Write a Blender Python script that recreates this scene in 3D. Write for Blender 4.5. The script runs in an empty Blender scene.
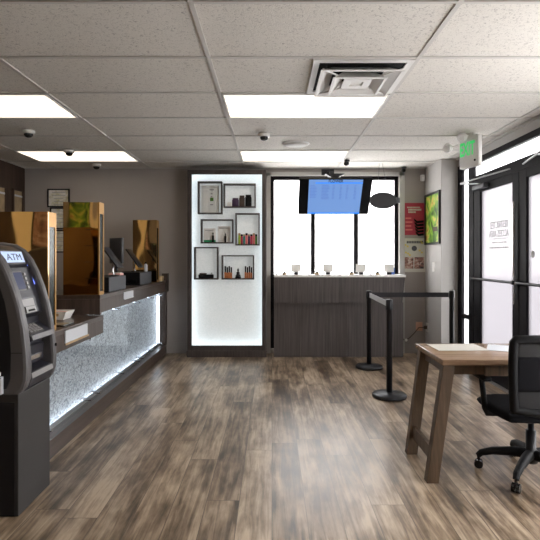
import bpy, bmesh, math, random
from mathutils import Vector, Matrix, Euler
random.seed(7)
C = bpy.context.scene.collection
PI = math.pi
F, CX, CY, CAMZ = 500.0, 272.0, 257.0, 1.36
CEIL = 2.62
YB = 7.08            # back wall
XL, XR, XS = -3.5, 2.17, 2.39
YR = -1.6            # wall behind the camera

# ------------------------------------------------------------------ materials
MATS = {}
def nt(name):
    m = bpy.data.materials.new(name); m.use_nodes = True
    t = m.node_tree; b = t.nodes['Principled BSDF']; MATS[name] = m
    return m, t, b
def mat(name, col, rough=0.5, metal=0.0, spec=0.5, emit=None, es=0.0, alpha=None, var=0.0, vscale=8.0, bump=0.0, bscale=200.0):
    m, t, b = nt(name)
    b.inputs['Base Color'].default_value = (*col, 1)
    b.inputs['Roughness'].default_value = rough
    b.inputs['Metallic'].default_value = metal
    b.inputs['Specular IOR Level'].default_value = spec
    if emit:
        b.inputs['Emission Color'].default_value = (*emit, 1); b.inputs['Emission Strength'].default_value = es
    if alpha is not None: b.inputs['Alpha'].default_value = alpha
    tc = t.nodes.new('ShaderNodeTexCoord')
    if var:
        n = t.nodes.new('ShaderNodeTexNoise'); n.inputs['Scale'].default_value = vscale; n.inputs['Detail'].default_value = 4
        t.links.new(tc.outputs['Object'], n.inputs['Vector'])
        r = t.nodes.new('ShaderNodeValToRGB')
        r.color_ramp.elements[0].position = .3; r.color_ramp.elements[1].position = .7
        r.color_ramp.elements[0].color = (*[max(0, c*(1-var)) for c in col], 1)
        r.color_ramp.elements[1].color = (*[min(1, c*(1+var)) for c in col], 1)
        t.links.new(n.outputs['Fac'], r.inputs['Fac']); t.links.new(r.outputs['Color'], b.inputs['Base Color'])
    if bump:
        n = t.nodes.new('ShaderNodeTexNoise'); n.inputs['Scale'].default_value = bscale
        t.links.new(tc.outputs['Object'], n.inputs['Vector'])
        bp = t.nodes.new('ShaderNodeBump'); bp.inputs['Strength'].default_value = bump; bp.inputs['Distance'].default_value = .002
        t.links.new(n.outputs['Fac'], bp.inputs['Height']); t.links.new(bp.outputs['Normal'], b.inputs['Normal'])
    return m
def ramp(t, stops):
    r = t.nodes.new('ShaderNodeValToRGB'); e = r.color_ramp.elements
    e[0].position, e[0].color = stops[0][0], (*stops[0][1], 1)
    e[1].position, e[1].color = stops[-1][0], (*stops[-1][1], 1)
    for p, c in stops[1:-1]:
        x = e.new(p); x.color = (*c, 1)
    return r
def mapping(t, scale, rot=(0,0,0), loc=(0,0,0)):
    tc = t.nodes.new('ShaderNodeTexCoord'); mp = t.nodes.new('ShaderNodeMapping')
    mp.inputs['Scale'].default_value = scale; mp.inputs['Rotation'].default_value = rot; mp.inputs['Location'].default_value = loc
    t.links.new(tc.outputs['Object'], mp.inputs['Vector']); return mp
def wood(name, c0, c1, scale=(30,30,2.0), rough=.45, bump=.15, c2=None):
    m, t, b = nt(name)
    mp = mapping(t, scale)
    n = t.nodes.new('ShaderNodeTexNoise'); n.inputs['Scale'].default_value = 1.5; n.inputs['Detail'].default_value = 8; n.inputs['Roughness'].default_value = .65
    t.links.new(mp.outputs[0], n.inputs['Vector'])
    st = [(.3, c0), (.7, c1)] if c2 is None else [(.28, c0), (.5, c2), (.72, c1)]
    r = ramp(t, st); t.links.new(n.outputs['Fac'], r.inputs['Fac']); t.links.new(r.outputs['Color'], b.inputs['Base Color'])
    bp = t.nodes.new('ShaderNodeBump'); bp.inputs['Strength'].default_value = bump; bp.inputs['Distance'].default_value = .002
    t.links.new(n.outputs['Fac'], bp.inputs['Height']); t.links.new(bp.outputs['Normal'], b.inputs['Normal'])
    b.inputs['Roughness'].default_value = rough
    return m
# floor planks
m, t, b = nt('plank_floor')
mp = mapping(t, (1,1,1), rot=(0,0,PI/2))
def mth(op, a, b=None, c=None):
    q = t.nodes.new('ShaderNodeMath'); q.operation = op
    for k, v_ in enumerate((a, b, c)):
        if v_ is None: continue
        if isinstance(v_, (int, float)): q.inputs[k].default_value = v_
        else: t.links.new(v_, q.inputs[k])
    return q.outputs[0]
mp = mapping(t, (1,1,1)); sx = t.nodes.new('ShaderNodeSeparateXYZ'); t.links.new(mp.outputs[0], sx.inputs[0])
PW, PLN = .182, 1.9
u_ = mth('DIVIDE', sx.outputs['X'], PW); row = mth('FLOOR', u_); fu = mth('FRACT', u_)
wn1 = t.nodes.new('ShaderNodeTexWhiteNoise'); wn1.noise_dimensions = '1D'; t.links.new(row, wn1.inputs['W'])
v_0 = mth('ADD', mth('DIVIDE', sx.outputs['Y'], PLN), mth('MULTIPLY', wn1.outputs['Value'], 7.0)); pid = mth('FLOOR', v_0); fv = mth('FRACT', v_0)
wn2 = t.nodes.new('ShaderNodeTexWhiteNoise'); wn2.noise_dimensions = '2D'
cb = t.nodes.new('ShaderNodeCombineXYZ'); t.links.new(row, cb.inputs[0]); t.links.new(pid, cb.inputs[1]); t.links.new(cb.outputs[0], wn2.inputs['Vector'])
eu = mth('MULTIPLY', mth('MINIMUM', fu, mth('SUBTRACT', 1.0, fu)), PW); ev = mth('MULTIPLY', mth('MINIMUM', fv, mth('SUBTRACT', 1.0, fv)), PLN)
seam = mth('LESS_THAN', mth('MINIMUM', eu, ev), .0022)
mp2 = mapping(t, (17, 1.1, 1))
off = t.nodes.new('ShaderNodeVectorMath'); off.operation = 'MULTIPLY_ADD'
t.links.new(wn2.outputs['Color'], off.inputs[0]); off.inputs[1].default_value = (17, 33, 9); t.links.new(mp2.outputs[0], off.inputs[2])
n1 = t.nodes.new('ShaderNodeTexNoise'); n1.inputs['Scale'].default_value = 1.6; n1.inputs['Detail'].default_value = 9; n1.inputs['Roughness'].default_value = .62; n1.inputs['Distortion'].default_value = .7
t.links.new(off.outputs[0], n1.inputs['Vector'])
mp3 = mapping(t, (4.0, 1.5, 1))
off3 = t.nodes.new('ShaderNodeVectorMath'); off3.operation = 'MULTIPLY_ADD'
t.links.new(wn2.outputs['Color'], off3.inputs[0]); off3.inputs[1].default_value = (4, 5, 3); t.links.new(mp3.outputs[0], off3.inputs[2])
n2 = t.nodes.new('ShaderNodeTexNoise'); n2.inputs['Scale'].default_value = 1.5; n2.inputs['Detail'].default_value = 4; n2.inputs['Roughness'].default_value = .6
t.links.new(off3.outputs[0], n2.inputs['Vector'])
mx = t.nodes.new('ShaderNodeMix'); mx.data_type = 'FLOAT'; mx.inputs[0].default_value = .5
t.links.new(n1.outputs['Fac'], mx.inputs[2]); t.links.new(n2.outputs['Fac'], mx.inputs[3])
ad = t.nodes.new('ShaderNodeMath'); ad.operation = 'MULTIPLY_ADD'; ad.inputs[1].default_value = .085
t.links.new(wn2.outputs['Value'], ad.inputs[0]); t.links.new(mx.outputs[0], ad.inputs[2])
r = ramp(t, [(.40, (.036,.023,.013)), (.47, (.110,.074,.045)), (.54, (.225,.162,.107)), (.66, (.46,.36,.26))])
t.links.new(ad.outputs[0], r.inputs['Fac'])
mm = t.nodes.new('ShaderNodeMix'); mm.data_type = 'RGBA'; mm.inputs[7].default_value = (.07,.052,.038,1)
t.links.new(mth('MULTIPLY', seam, .75), mm.inputs[0]); t.links.new(r.outputs['Color'], mm.inputs[6]); t.links.new(mm.outputs[2], b.inputs['Base Color'])
rr = t.nodes.new('ShaderNodeMapRange'); rr.inputs[3].default_value = .27; rr.inputs[4].default_value = .42
t.links.new(n1.outputs['Fac'], rr.inputs[0]); t.links.new(rr.outputs[0], b.inputs['Roughness'])
bp = t.nodes.new('ShaderNodeBump'); bp.inputs['Strength'].default_value = .25; bp.inputs['Distance'].default_value = .003
t.links.new(n1.outputs['Fac'], bp.inputs['Height']); t.links.new(bp.outputs['Normal'], b.inputs['Normal'])
b.inputs['Specular IOR Level'].default_value = .5
# ceiling tile
m, t, b = nt('ceiling_tile')
mp = mapping(t, (1,1,1))
n = t.nodes.new('ShaderNodeTexNoise'); n.inputs['Scale'].default_value = 60; n.inputs['Detail'].default_value = 3; n.inputs['Distortion'].default_value = 1.6
t.links.new(mp.outputs[0], n.inputs['Vector'])
r = ramp(t, [(.34, (.43,.405,.38)), (.42, (.68,.65,.60)), (.6, (.71,.68,.63))])
t.links.new(n.outputs['Fac'], r.inputs['Fac']); t.links.new(r.outputs['Color'], b.inputs['Base Color'])
bp = t.nodes.new('ShaderNodeBump'); bp.inputs['Strength'].default_value = .5; bp.inputs['Distance'].default_value = .004
t.links.new(n.outputs['Fac'], bp.inputs['Height']); t.links.new(bp.outputs['Normal'], b.inputs['Normal'])
b.inputs['Roughness'].default_value = .95
# textured (crumpled) counter sheet
m, t, b = nt('crumpled_sheet')
mp = mapping(t, (1,1.0,1.6))
v = t.nodes.new('ShaderNodeTexNoise'); v.inputs['Scale'].default_value = 17; v.inputs['Detail'].default_value = 3; v.inputs['Distortion'].default_value = 2.2
t.links.new(mp.outputs[0], v.inputs['Vector'])
r = ramp(t, [(.36, (.20,.22,.25)), (.58, (.68,.70,.73))]); t.links.new(v.outputs['Fac'], r.inputs['Fac']); t.links.new(r.outputs['Color'], b.inputs['Base Color'])
bp = t.nodes.new('ShaderNodeBump'); bp.inputs['Strength'].default_value = 1.0; bp.inputs['Distance'].default_value = .03
t.links.new(v.outputs['Fac'], bp.inputs['Height']); t.links.new(bp.outputs['Normal'], b.inputs['Normal'])
b.inputs['Roughness'].default_value = .3
# backlit panel of the tall display
m, t, b = nt('backlit_panel')
mp = mapping(t, (1,1,1))
n = t.nodes.new('ShaderNodeTexNoise'); n.inputs['Scale'].default_value = 60; n.inputs['Detail'].default_value = 3
t.links.new(mp.outputs[0], n.inputs['Vector'])
r = ramp(t, [(.35, (.68,.72,.72)), (.65, (.74,.77,.77))]); t.links.new(n.outputs['Fac'], r.inputs['Fac'])
t.links.new(r.outputs['Color'], b.inputs['Base Color']); t.links.new(r.outputs['Color'], b.inputs['Emission Color'])
b.inputs['Emission Strength'].default_value = .30; b.inputs['Roughness'].default_value = .5
# frosted window glass: half the light straight through, half scattered
def frosted(name, tint, k):
    m, t, b = nt(name)
    t.nodes.remove(b); out = t.nodes['Material Output']
    tr = t.nodes.new('ShaderNodeBsdfTransparent'); tr.inputs[0].default_value = (*tint, 1)
    tl = t.nodes.new('ShaderNodeBsdfTranslucent'); tl.inputs[0].default_value = (*tint, 1)
    gl = t.nodes.new('ShaderNodeBsdfGlossy'); gl.inputs['Roughness'].default_value = .12
    a = t.nodes.new('ShaderNodeMixShader'); a.inputs[0].default_value = k
    t.links.new(tr.outputs[0], a.inputs[1]); t.links.new(tl.outputs[0], a.inputs[2])
    c = t.nodes.new('ShaderNodeMixShader'); c.inputs[0].default_value = .04
    t.links.new(a.outputs[0], c.inputs[1]); t.links.new(gl.outputs[0], c.inputs[2]); t.links.new(c.outputs[0], out.inputs[0])
    return m
frosted('frosted_glass', (.345,.337,.348), .5)
frosted('window_film', (1,1,1), .3)
def clear(name, tint, gloss, k):
    m, t, b = nt(name); t.nodes.remove(b); out = t.nodes['Material Output']
    tr = t.nodes.new('ShaderNodeBsdfTransparent'); tr.inputs[0].default_value = (*tint, 1)
    gl = t.nodes.new('ShaderNodeBsdfGlossy'); gl.inputs['Roughness'].default_value = gloss
    c = t.nodes.new('ShaderNodeMixShader'); c.inputs[0].default_value = k
    t.links.new(tr.outputs[0], c.inputs[1]); t.links.new(gl.outputs[0], c.inputs[2]); t.links.new(c.outputs[0], out.inputs[0])
    return m
clear('clear_acrylic', (.95,.97,.98), .03, .08)
clear('tinted_edge_glass', (.40,.50,.48), .25, .12)
# chair mesh
m, t, b = nt('chair_mesh'); out = t.nodes['Material Output']
b.inputs['Base Color'].default_value = (.012,.012,.014,1); b.inputs['Roughness'].default_value = .7
tr = t.nodes.new('ShaderNodeBsdfTransparent'); c = t.nodes.new('ShaderNodeMixShader'); c.inputs[0].default_value = .93
t.links.new(tr.outputs[0], c.inputs[1]); t.links.new(b.outputs[0], c.inputs[2]); t.links.new(c.outputs[0], out.inputs[0])
# bronze mirror
m, t, b = nt('bronze_mirror')
b.inputs['Base Color'].default_value = (.80,.53,.24,1); b.inputs['Metallic'].default_value = 1; b.inputs['Roughness'].default_value = .04
mp = mapping(t, (5,5,1.6)); n = t.nodes.new('ShaderNodeTexNoise'); n.inputs['Scale'].default_value = 1.4; n.inputs['Detail'].default_value = 0
t.links.new(mp.outputs[0], n.inputs['Vector']); bp = t.nodes.new('ShaderNodeBump'); bp.inputs['Strength'].default_value = .12; bp.inputs['Distance'].default_value = .02
t.links.new(n.outputs['Fac'], bp.inputs['Height']); t.links.new(bp.outputs['Normal'], b.inputs['Normal'])
# fluorescent diffuser: two tubes show through as brighter bands
m, t, b = nt('light_diffuser')
mp = mapping(t, (1,1,1)); sx = t.nodes.new('ShaderNodeSeparateXYZ'); t.links.new(mp.outputs[0], sx.inputs[0])
mu = t.nodes.new('ShaderNodeMath'); mu.operation = 'MULTIPLY'; mu.inputs[1].default_value = 2*PI/.30; t.links.new(sx.outputs['Y'], mu.inputs[0])
co = t.nodes.new('ShaderNodeMath'); co.operation = 'COSINE'; t.links.new(mu.outputs[0], co.inputs[0])
ma = t.nodes.new('ShaderNodeMath'); ma.operation = 'MULTIPLY_ADD'; ma.inputs[1].default_value = -.30; ma.inputs[2].default_value = 1; t.links.new(co.outputs[0], ma.inputs[0])
ms = t.nodes.new('ShaderNodeMath'); ms.operation = 'MULTIPLY'; ms.inputs[1].default_value = 1.7; t.links.new(ma.outputs[0], ms.inputs[0])
b.inputs['Emission Color'].default_value = (1,.87,.71,1); t.links.new(ms.outputs[0], b.inputs['Emission Strength'])
b.inputs['Base Color'].default_value = (.35,.34,.32,1)

mat('wall_paint', (.335,.305,.285), .85, var=.03, vscale=3)
mat('wall_paint_lit', (.45,.435,.42), .85, var=.03, vscale=3)  # lit copy of the wall paint, its brightness put into the colour
mat('cream_paint', (.80,.70,.48), .8, var=.03)
mat('grid_white', (.55,.53,.50), .6)
mat('white_metal', (.72,.71,.69), .45)
mat('white_plastic', (.78,.77,.74), .4)
mat('bronze_frame', (.009,.008,.010), .6, spec=.1)
mat('alu', (.55,.55,.56), .3, metal=.9)
mat('chrome', (.75,.75,.77), .18, metal=1)
mat('black_plastic', (.007,.007,.008), .6, spec=.15)
mat('black_metal', (.010,.010,.013), .42, spec=.35)
mat('black_gloss', (.006,.006,.008), .12)
mat('black_fabric', (.009,.009,.011), .9, spec=.1, bump=.5, bscale=400)
mat('gap_black', (.01,.01,.01), .9)  # flat black for the shade inside duct and slot, and for the seam
mat('grey_box', (.055,.058,.066), .5)
mat('atm_grey', (.10,.096,.10), .42, metal=.2)
mat('atm_base', (.036,.034,.034), .5, spec=.3)
mat('atm_dark', (.022,.022,.030), .35, spec=.3)
mat('atm_light', (.24,.235,.235), .4)
mat('atm_screen', (.008,.010,.03), .35, spec=.15, emit=(.02,.03,.09), es=.6)
mat('atm_sign', (.2,.22,.28), .4, emit=(.50,.66,1), es=.75)
mat('navy', (.02,.03,.10), .5)
mat('blue_led', (.2,.3,1), .4, emit=(.15,.22,1), es=2.2)
mat('led_white', (1,1,1), .5, emit=(.80,.89,1), es=6)
mat('led_case', (1,1,1), .5, emit=(.80,.92,1), es=2.2)
mat('tv_screen', (.05,.08,.15), .2, emit=(.20,.38,.80), es=.70)
mat('tv_bar', (.02,.1,.4), .3, emit=(.02,.22,.85), es=1.0)
mat('tv_text', (.05,.08,.2), .3, emit=(.07,.15,.42), es=1.0)
mat('tv_black', (.01,.01,.02), .4)
mat('paper', (.80,.79,.76), .7)
mat('paper_cream', (.72,.68,.50), .7)
mat('paper_pink', (.75,.42,.38), .7)
mat('paper_grey', (.52,.54,.58), .7)
mat('tan', (.42,.30,.17), .6, var=.15, vscale=12)
mat('tan_board', (.30,.22,.13), .6, var=.2, vscale=10)
mat('copper', (.62,.36,.26), .35, metal=.3)
mat('red', (.42,.025,.06), .5); mat('red_soft', (.72,.16,.16), .5)
mat('poster_white', (.58,.57,.50), .5)
mat('green_strip', (.02,.35,.14), .5)
mat('exit_green', (.05,.55,.16), .4, emit=(.05,.6,.16), es=.6)
mat('mid_green', (.08,.22,.03), .5)
mat('purple', (.045,.02,.06), .5); mat('brown_dark', (.05,.03,.022), .5)
mat('orange', (.50,.16,.05), .5); mat('blue', (.05,.12,.40), .4); mat('teal', (.03,.2,.18), .4)
mat('lime', (.35,.50,.04), .5); mat('yellow', (.70,.55,.10), .5)
mat('decal_grey', (.36,.36,.37), .6)
mat('decal_pale', (.62,.61,.62), .6)
mat('desk_paper', (.50,.48,.44), .6)
mat('sign_black', (.02,.021,.023), .5)
mat('window_trim', (.50,.49,.47), .6)
mat('pavement', (.62,.61,.60), .9, var=.05)
mat('shelf_white', (.85,.84,.82), .4)
mat('belt_black', (.012,.012,.016), .65); mat('belt_grey', (.42,.42,.43), .55)
mat('lens', (.02,.02,.02), .08)
mat('case_board', (.78,.80,.78), .5)
wood('dark_laminate', (.033,.022,.018), (.098,.070,.057), (26,26,1.2), .42)
wood('dark_laminate_flat', (.030,.020,.016), (.085,.060,.049), (26,1.2,26), .30)
wood('grey_laminate', (.045,.037,.036), (.115,.096,.092), (34,34,.9), .45)
wood('cabinet_wood', (.030,.022,.020), (.070,.055,.050), (30,30,1.5), .5)
wood('wall_wood', (.030,.017,.012), (.065,.040,.028), (14,14,1.0), .55)
wood('desk_wood', (.20,.125,.075), (.36,.25,.165), (1.6,22,22), .22, c2=(.28,.18,.115))
wood('leg_wood', (.045,.026,.013), (.125,.076,.042), (26,26,1.6), .5)
# leafy picture
def blotch(name, stops, sc, rough=.4, emit=0, dist=1.0):
    m, t, b = nt(name); mp = mapping(t, (1,1,1)); n = t.nodes.new('ShaderNodeTexNoise')
    n.inputs['Scale'].default_value = sc; n.inputs['Detail'].default_value = 3; n.inputs['Distortion'].default_value = dist
    t.links.new(mp.outputs[0], n.inputs['Vector']); r = ramp(t, stops); t.links.new(n.outputs['Fac'], r.inputs['Fac'])
    t.links.new(r.outputs['Color'], b.inputs['Base Color']); b.inputs['Roughness'].default_value = rough
    if emit:
        t.links.new(r.outputs['Color'], b.inputs['Emission Color']); b.inputs['Emission Strength'].default_value = emit
blotch('leafy', [(.36, (.015,.05,.006)), (.45, (.07,.20,.015)), (.53, (.26,.45,.04)), (.60, (.62,.50,.12)), (.68, (.35,.14,.03))], 6)
blotch('collage', [(.35, (.04,.03,.03)), (.5, (.35,.16,.12)), (.65, (.65,.55,.48))], 22)
blotch('certificate', [(.35, (.50,.48,.30)), (.5, (.62,.60,.52)), (.65, (.70,.69,.66))], 14)

# ------------------------------------------------------------------ mesh builder
class MB:
    def __init__(s): s.v = []; s.f = []; s.sm = []
    def add(s, vs, fs, smooth=False):
        o = len(s.v); s.v += [tuple(v) for v in vs]
        for f in fs: s.f.append([i+o for i in f]); s.sm.append(smooth)
        return s
    def box(s, x0, x1, y0, y1, z0, z1, M=None):
        vs = [Vector((x,y,z)) for x in (x0,x1) for y in (y0,y1) for z in (z0,z1)]
        if M: vs = [M @ v for v in vs]
        return s.add(vs, [(0,1,3,2),(4,6,7,5),(0,4,5,1),(2,3,7,6),(0,2,6,4),(1,5,7,3)])
    def bbox(s, x0, x1, y0, y1, z0, z1, r=.01, seg=3, M=None):
        bm = bmesh.new(); bmesh.ops.create_cube(bm, size=1)
        for v in bm.verts:
            v.co = Vector(((x0+x1)/2+v.co.x*(x1-x0), (y0+y1)/2+v.co.y*(y1-y0), (z0+z1)/2+v.co.z*(z1-z0)))
        bmesh.ops.bevel(bm, geom=bm.edges[:], offset=min(r, .49*min(abs(x1-x0),abs(y1-y0),abs(z1-z0))), segments=seg, affect='EDGES', profile=.5)
        return s.bm(bm, M, True)
    def bm(s, bm, M=None, smooth=False):
        bm.verts.index_update()
        vs = [(M @ v.co) if M else v.co.copy() for v in bm.verts]
        s.add(vs, [[v.index for v in f.verts] for f in bm.faces], smooth); bm.free(); return s
    def tube(s, pts, r, n=10, caps=True):
        pts = [Vector(p) for p in pts]; rs = r if isinstance(r, (list, tuple)) else [r]*len(pts)
        rings = []; up = None
        for i, p in enumerate(pts):
            d = (pts[min(i+1, len(pts)-1)] - pts[max(i-1, 0)]).normalized()
            if up is None:
                up = Vector((0,0,1)) if abs(d.z) < .9 else Vector((1,0,0))
            a = d.cross(up).normalized(); bq = a.cross(d).normalized(); up = bq
            rings.append([p + (a*math.cos(2*PI*k/n) + bq*math.sin(2*PI*k/n))*rs[i] for k in range(n)])
        vs = [v for rg in rings for v in rg]; fs = []
        for i in range(len(pts)-1):
            for k in range(n):
                fs.append((i*n+k, i*n+(k+1)%n, (i+1)*n+(k+1)%n, (i+1)*n+k))
        s.add(vs, fs, True)
        if caps: s.add(rings[0], [list(range(n))[::-1]]); s.add(rings[-1], [list(range(n))])
        return s
    def cyl(s, x, y, z0, z1, r, n=24): return s.tube([(x,y,z0),(x,y,z1)], r, n)
    def lathe(s, x, y, z, prof, n=28, M=None):
        vs = []
        for (rr_, zz) in prof:
            for k in range(n):
                v = Vector((rr_*math.cos(2*PI*k/n), rr_*math.sin(2*PI*k/n), zz)); v = (M @ v) if M else v
                vs.append(v + Vector((x,y,z)))
        fs = []
        for i in range(len(prof)-1):
            for k in range(n): fs.append((i*n+k, i*n+(k+1)%n, (i+1)*n+(k+1)%n, (i+1)*n+k))
        fs.append(list(range(n))[::-1]); fs.append([(len(prof)-1)*n+k for k in range(n)])
        return s.add(vs, fs, True)
    def sphere(s, x, y, z, r, M=None, sc=(1,1,1)):
        bm = bmesh.new(); bmesh.ops.create_uvsphere(bm, u_segments=18, v_segments=10, radius=r)
        for v in bm.verts: v.co = Vector((v.co.x*sc[0]+x, v.co.y*sc[1]+y, v.co.z*sc[2]+z))
        return s.bm(bm, M, True)
    def prism_y(s, prof, y0, y1):          # prof: (x, z) outline
        n = len(prof); vs = [(x,y0,z) for x,z in prof] + [(x,y1,z) for x,z in prof]
        fs = [(i, (i+1)%n, n+(i+1)%n, n+i) for i in range(n)] + [list(range(n))[::-1], list(range(n,2*n))]
        return s.add(vs, fs)
    def ring_xz(s, x0, x1, z0, z1, w, y0, y1):   # rectangular frame lying in the xz plane
        s.box(x0,x1,y0,y1,z1-w,z1); s.box(x0,x1,y0,y1,z0,z0+w); s.box(x0,x0+w,y0,y1,z0+w,z1-w); s.box(x1-w,x1,y0,y1,z0+w,z1-w); return s
    def ring_yz(s, y0, y1, z0, z1, w, x0, x1):
        s.box(x0,x1,y0,y1,z1-w,z1); s.box(x0,x1,y0,y1,z0,z0+w); s.box(x0,x1,y0,y0+w,z0+w,z1-w); s.box(x0,x1,y1-w,y1,z0+w,z1-w); return s
    def build(s, name, m, parent=None, bevel=0.0):
        o_ = wloc(parent)
        me = bpy.data.meshes.new(name); me.from_pydata([Vector(v)-o_ for v in s.v], [], s.f)
        for p, q in zip(me.polygons, s.sm): p.use_smooth = q
        bm = bmesh.new(); bm.from_mesh(me); bmesh.ops.recalc_face_normals(bm, faces=bm.faces[:]); bm.to_mesh(me); bm.free()
        me.materials.append(MATS[m]); ob = bpy.data.objects.new(name, me); C.objects.link(ob)
        if parent: ob.parent = parent
        if bevel:
            bv = ob.modifiers.new('bevel', 'BEVEL'); bv.width = bevel; bv.segments = 2; bv.limit_method = 'ANGLE'
        return ob
def wloc(p):
    v = Vector((0,0,0))
    while p is not None: v += p.location; p = p.parent
    return v
def tag(o, label=None, cat=None, group=None, kind=None):
    if label: o['label'] = label
    if cat: o['category'] = cat
    if group: o['group'] = group
    if kind: o['kind'] = kind
    return o
def empty(name, loc=(0,0,0)):
    o = bpy.data.objects.new(name, None); C.objects.link(o); o.location = loc; o.empty_display_size = .1; return o
def thing(name, label, cat, loc, group=None): return tag(empty(name, loc), label, cat, group)
def struct(o): o['kind'] = 'structure'; return o
def kids(o): return [c for c in bpy.data.objects if c.parent == o]
def copy_tree(o, parent=None):
    c = o.copy(); C.objects.link(c); c.parent = parent
    for ch in kids(o): copy_tree(ch, c)
    return c
def dup(o, loc, label):
    c = copy_tree(o); c.location = loc; c['label'] = label; return c
def text(name, body, w, h, M, m, parent, depth=.0008, bold=0.0):
    cu = bpy.data.curves.new(name, 'FONT'); cu.body = body; cu.align_x = 'CENTER'; cu.align_y = 'CENTER'; cu.extrude = .001; cu.offset = bold
    o = bpy.data.objects.new(name, cu); C.objects.link(o); bpy.context.view_layer.update()
    me = bpy.data.meshes.new_from_object(o.evaluated_get(bpy.context.evaluated_depsgraph_get()))
    bpy.data.objects.remove(o); xs = [v.co.x for v in me.vertices]; ys = [v.co.y for v in me.vertices]
    cx, cy = (min(xs)+max(xs))/2, (min(ys)+max(ys))/2; sx = w/(max(xs)-min(xs)); sy = h/(max(ys)-min(ys)); off = wloc(parent)
    for v in me.vertices:
        v.co = (M @ Vector(((v.co.x-cx)*sx, (v.co.y-cy)*sy, v.co.z*depth/.001))) - off
    me.materials.clear(); me.materials.append(MATS[m]); me.name = name
    ob = bpy.data.objects.new(name, me); C.objects.link(ob); ob.parent = parent; return ob
def basis(o, ex, ey):
    ex = Vector(ex).normalized(); ey = Vector(ey).normalized(); ez = ex.cross(ey)
    M = Matrix((ex, ey, ez)).transposed().to_4x4(); M.translation = Vector(o); return M
def P(x, y, d): return Vector(((x-CX)*d/F, d, CAMZ-(y-CY)*d/F))

# ------------------------------------------------------------------ shell
W = .15
struct(MB().box(XL-W, XS+.06, YR-W, YB+W, -.1, 0).build('floor', 'plank_floor'))
cl = MB().box(XL-W, XS+W, YR-W, YB+W, CEIL, CEIL+.1).build('ceiling', 'ceiling_tile'); struct(cl)
# back wall round the window opening
WX0, WX1, WZ0, WZ1 = -.02, 1.80, .06, 2.51
bw = MB(); bw.box(XL-W, WX0, YB, YB+W, 0, CEIL); bw.box(WX1, XS+W, YB, YB+W, 0, CEIL); bw.box(WX0, WX1, YB, YB+W, WZ1, CEIL); bw.box(WX0, WX1, YB, YB+W, 0, WZ0)
struct(bw.build('wall_back', 'wall_paint'))
struct(MB().box(XL-W, XL, YR, YB, 0, CEIL).build('wall_left', 'wall_wood'))
struct(MB().box(XL-W, XS+W, YR-W, YR, 0, CEIL).build('wall_rear', 'wall_paint'))
SY0 = 1.3                                                  # the storefront runs from here to 6.41
wr = MB(); wr.box(XR, XS+W, 6.41, YB, 0, CEIL); wr.box(XS, XS+W, SY0, 6.41, 2.515, CEIL); wr.box(XS, XS+W, YR, SY0, 0, CEIL)
struct(wr.build('wall_right', 'wall_paint_lit'))
struct(MB().box(XL, -1.16, YB-.015, YB, 0, .15).build('baseboard_back', 'wall_paint'))
struct(MB().box(1.85, XR, YB-.015, YB, 0, .12).build('baseboard_corner', 'wall_paint'))
struct(MB().box(XR-.015, XR, 6.41, YB-.015, 0, .12).build('baseboard_right', 'wall_paint_lit'))
# ceiling grid
PX, PY, GX, GY = 1.325, .683, -.40, 3.145
g = MB(); gz0 = CEIL-.008
xs = [GX+PX*k for k in range(-3, 3) if XL < GX+PX*k < XS]; ys = [GY+PY*k for k in range(-7, 6) if YR < GY+PY*k < YB]
for x in xs: g.box(x-.013, x+.013, YR, YB, gz0, CEIL)
for y in ys: g.box(XL, XS, y-.011, y+.011, gz0-.0005, CEIL)
g.box(XL, XL+.025, YR, YB, gz0, CEIL); g.box(XL, XS, YB-.025, YB, gz0, CEIL); g.box(XS-.03, XS, YR, 6.41, gz0-.012, CEIL)
struct(g.build('trim_1', 'grid_white'))

# ------------------------------------------------------------------ lights in the grid
def light(cx, cy, label):
    L = thing('ceiling_light', label, 'ceiling light', (cx, cy, CEIL), 'fluorescent ceiling panels')
    hw, hd = PX/2-.015, PY/2-.013
    f = MB(); f.box(cx-hw, cx+hw, cy-hd, cy-hd+.014, CEIL-.013, CEIL-.001); f.box(cx-hw, cx+hw, cy+hd-.014, cy+hd, CEIL-.013, CEIL-.001)
    f.box(cx-hw, cx-hw+.014, cy-hd, cy+hd, CEIL-.013, CEIL-.001); f.box(cx+hw-.014, cx+hw, cy-hd, cy+hd, CEIL-.013, CEIL-.001)
    f.build('frame', 'white_metal', L)
    MB().box(cx-hw+.014, cx+hw-.014, cy-hd+.014, cy+hd-.014, CEIL-.009, CEIL-.001).build('diffuser', 'light_diffuser', L)
    return L
colR, colL = GX+PX/2, GX-PX*1.5
rowy = lambda k: GY+PY*(k+.5)
L0 = light(colR, rowy(1), 'lit ceiling panel beside the square air vent, nearer the camera, right of centre')
dup(L0, (colR, rowy(4), CEIL), 'lit ceiling panel in front of the window, beyond the round speaker')
dup(L0, (colL, rowy(1), CEIL), 'lit ceiling panel above the counter, nearest left, cut by the picture edge')
dup(L0, (colL, rowy(4), CEIL), 'lit ceiling panel above the far counter end, with a dome camera in front of it')
for cx in (colR, colL):  # unseen panels, added to light the room from behind
    for k in (-3, -6): dup(L0, (cx, rowy(k), CEIL), 'unseen lit ceiling panel added behind the camera for more light')

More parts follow.
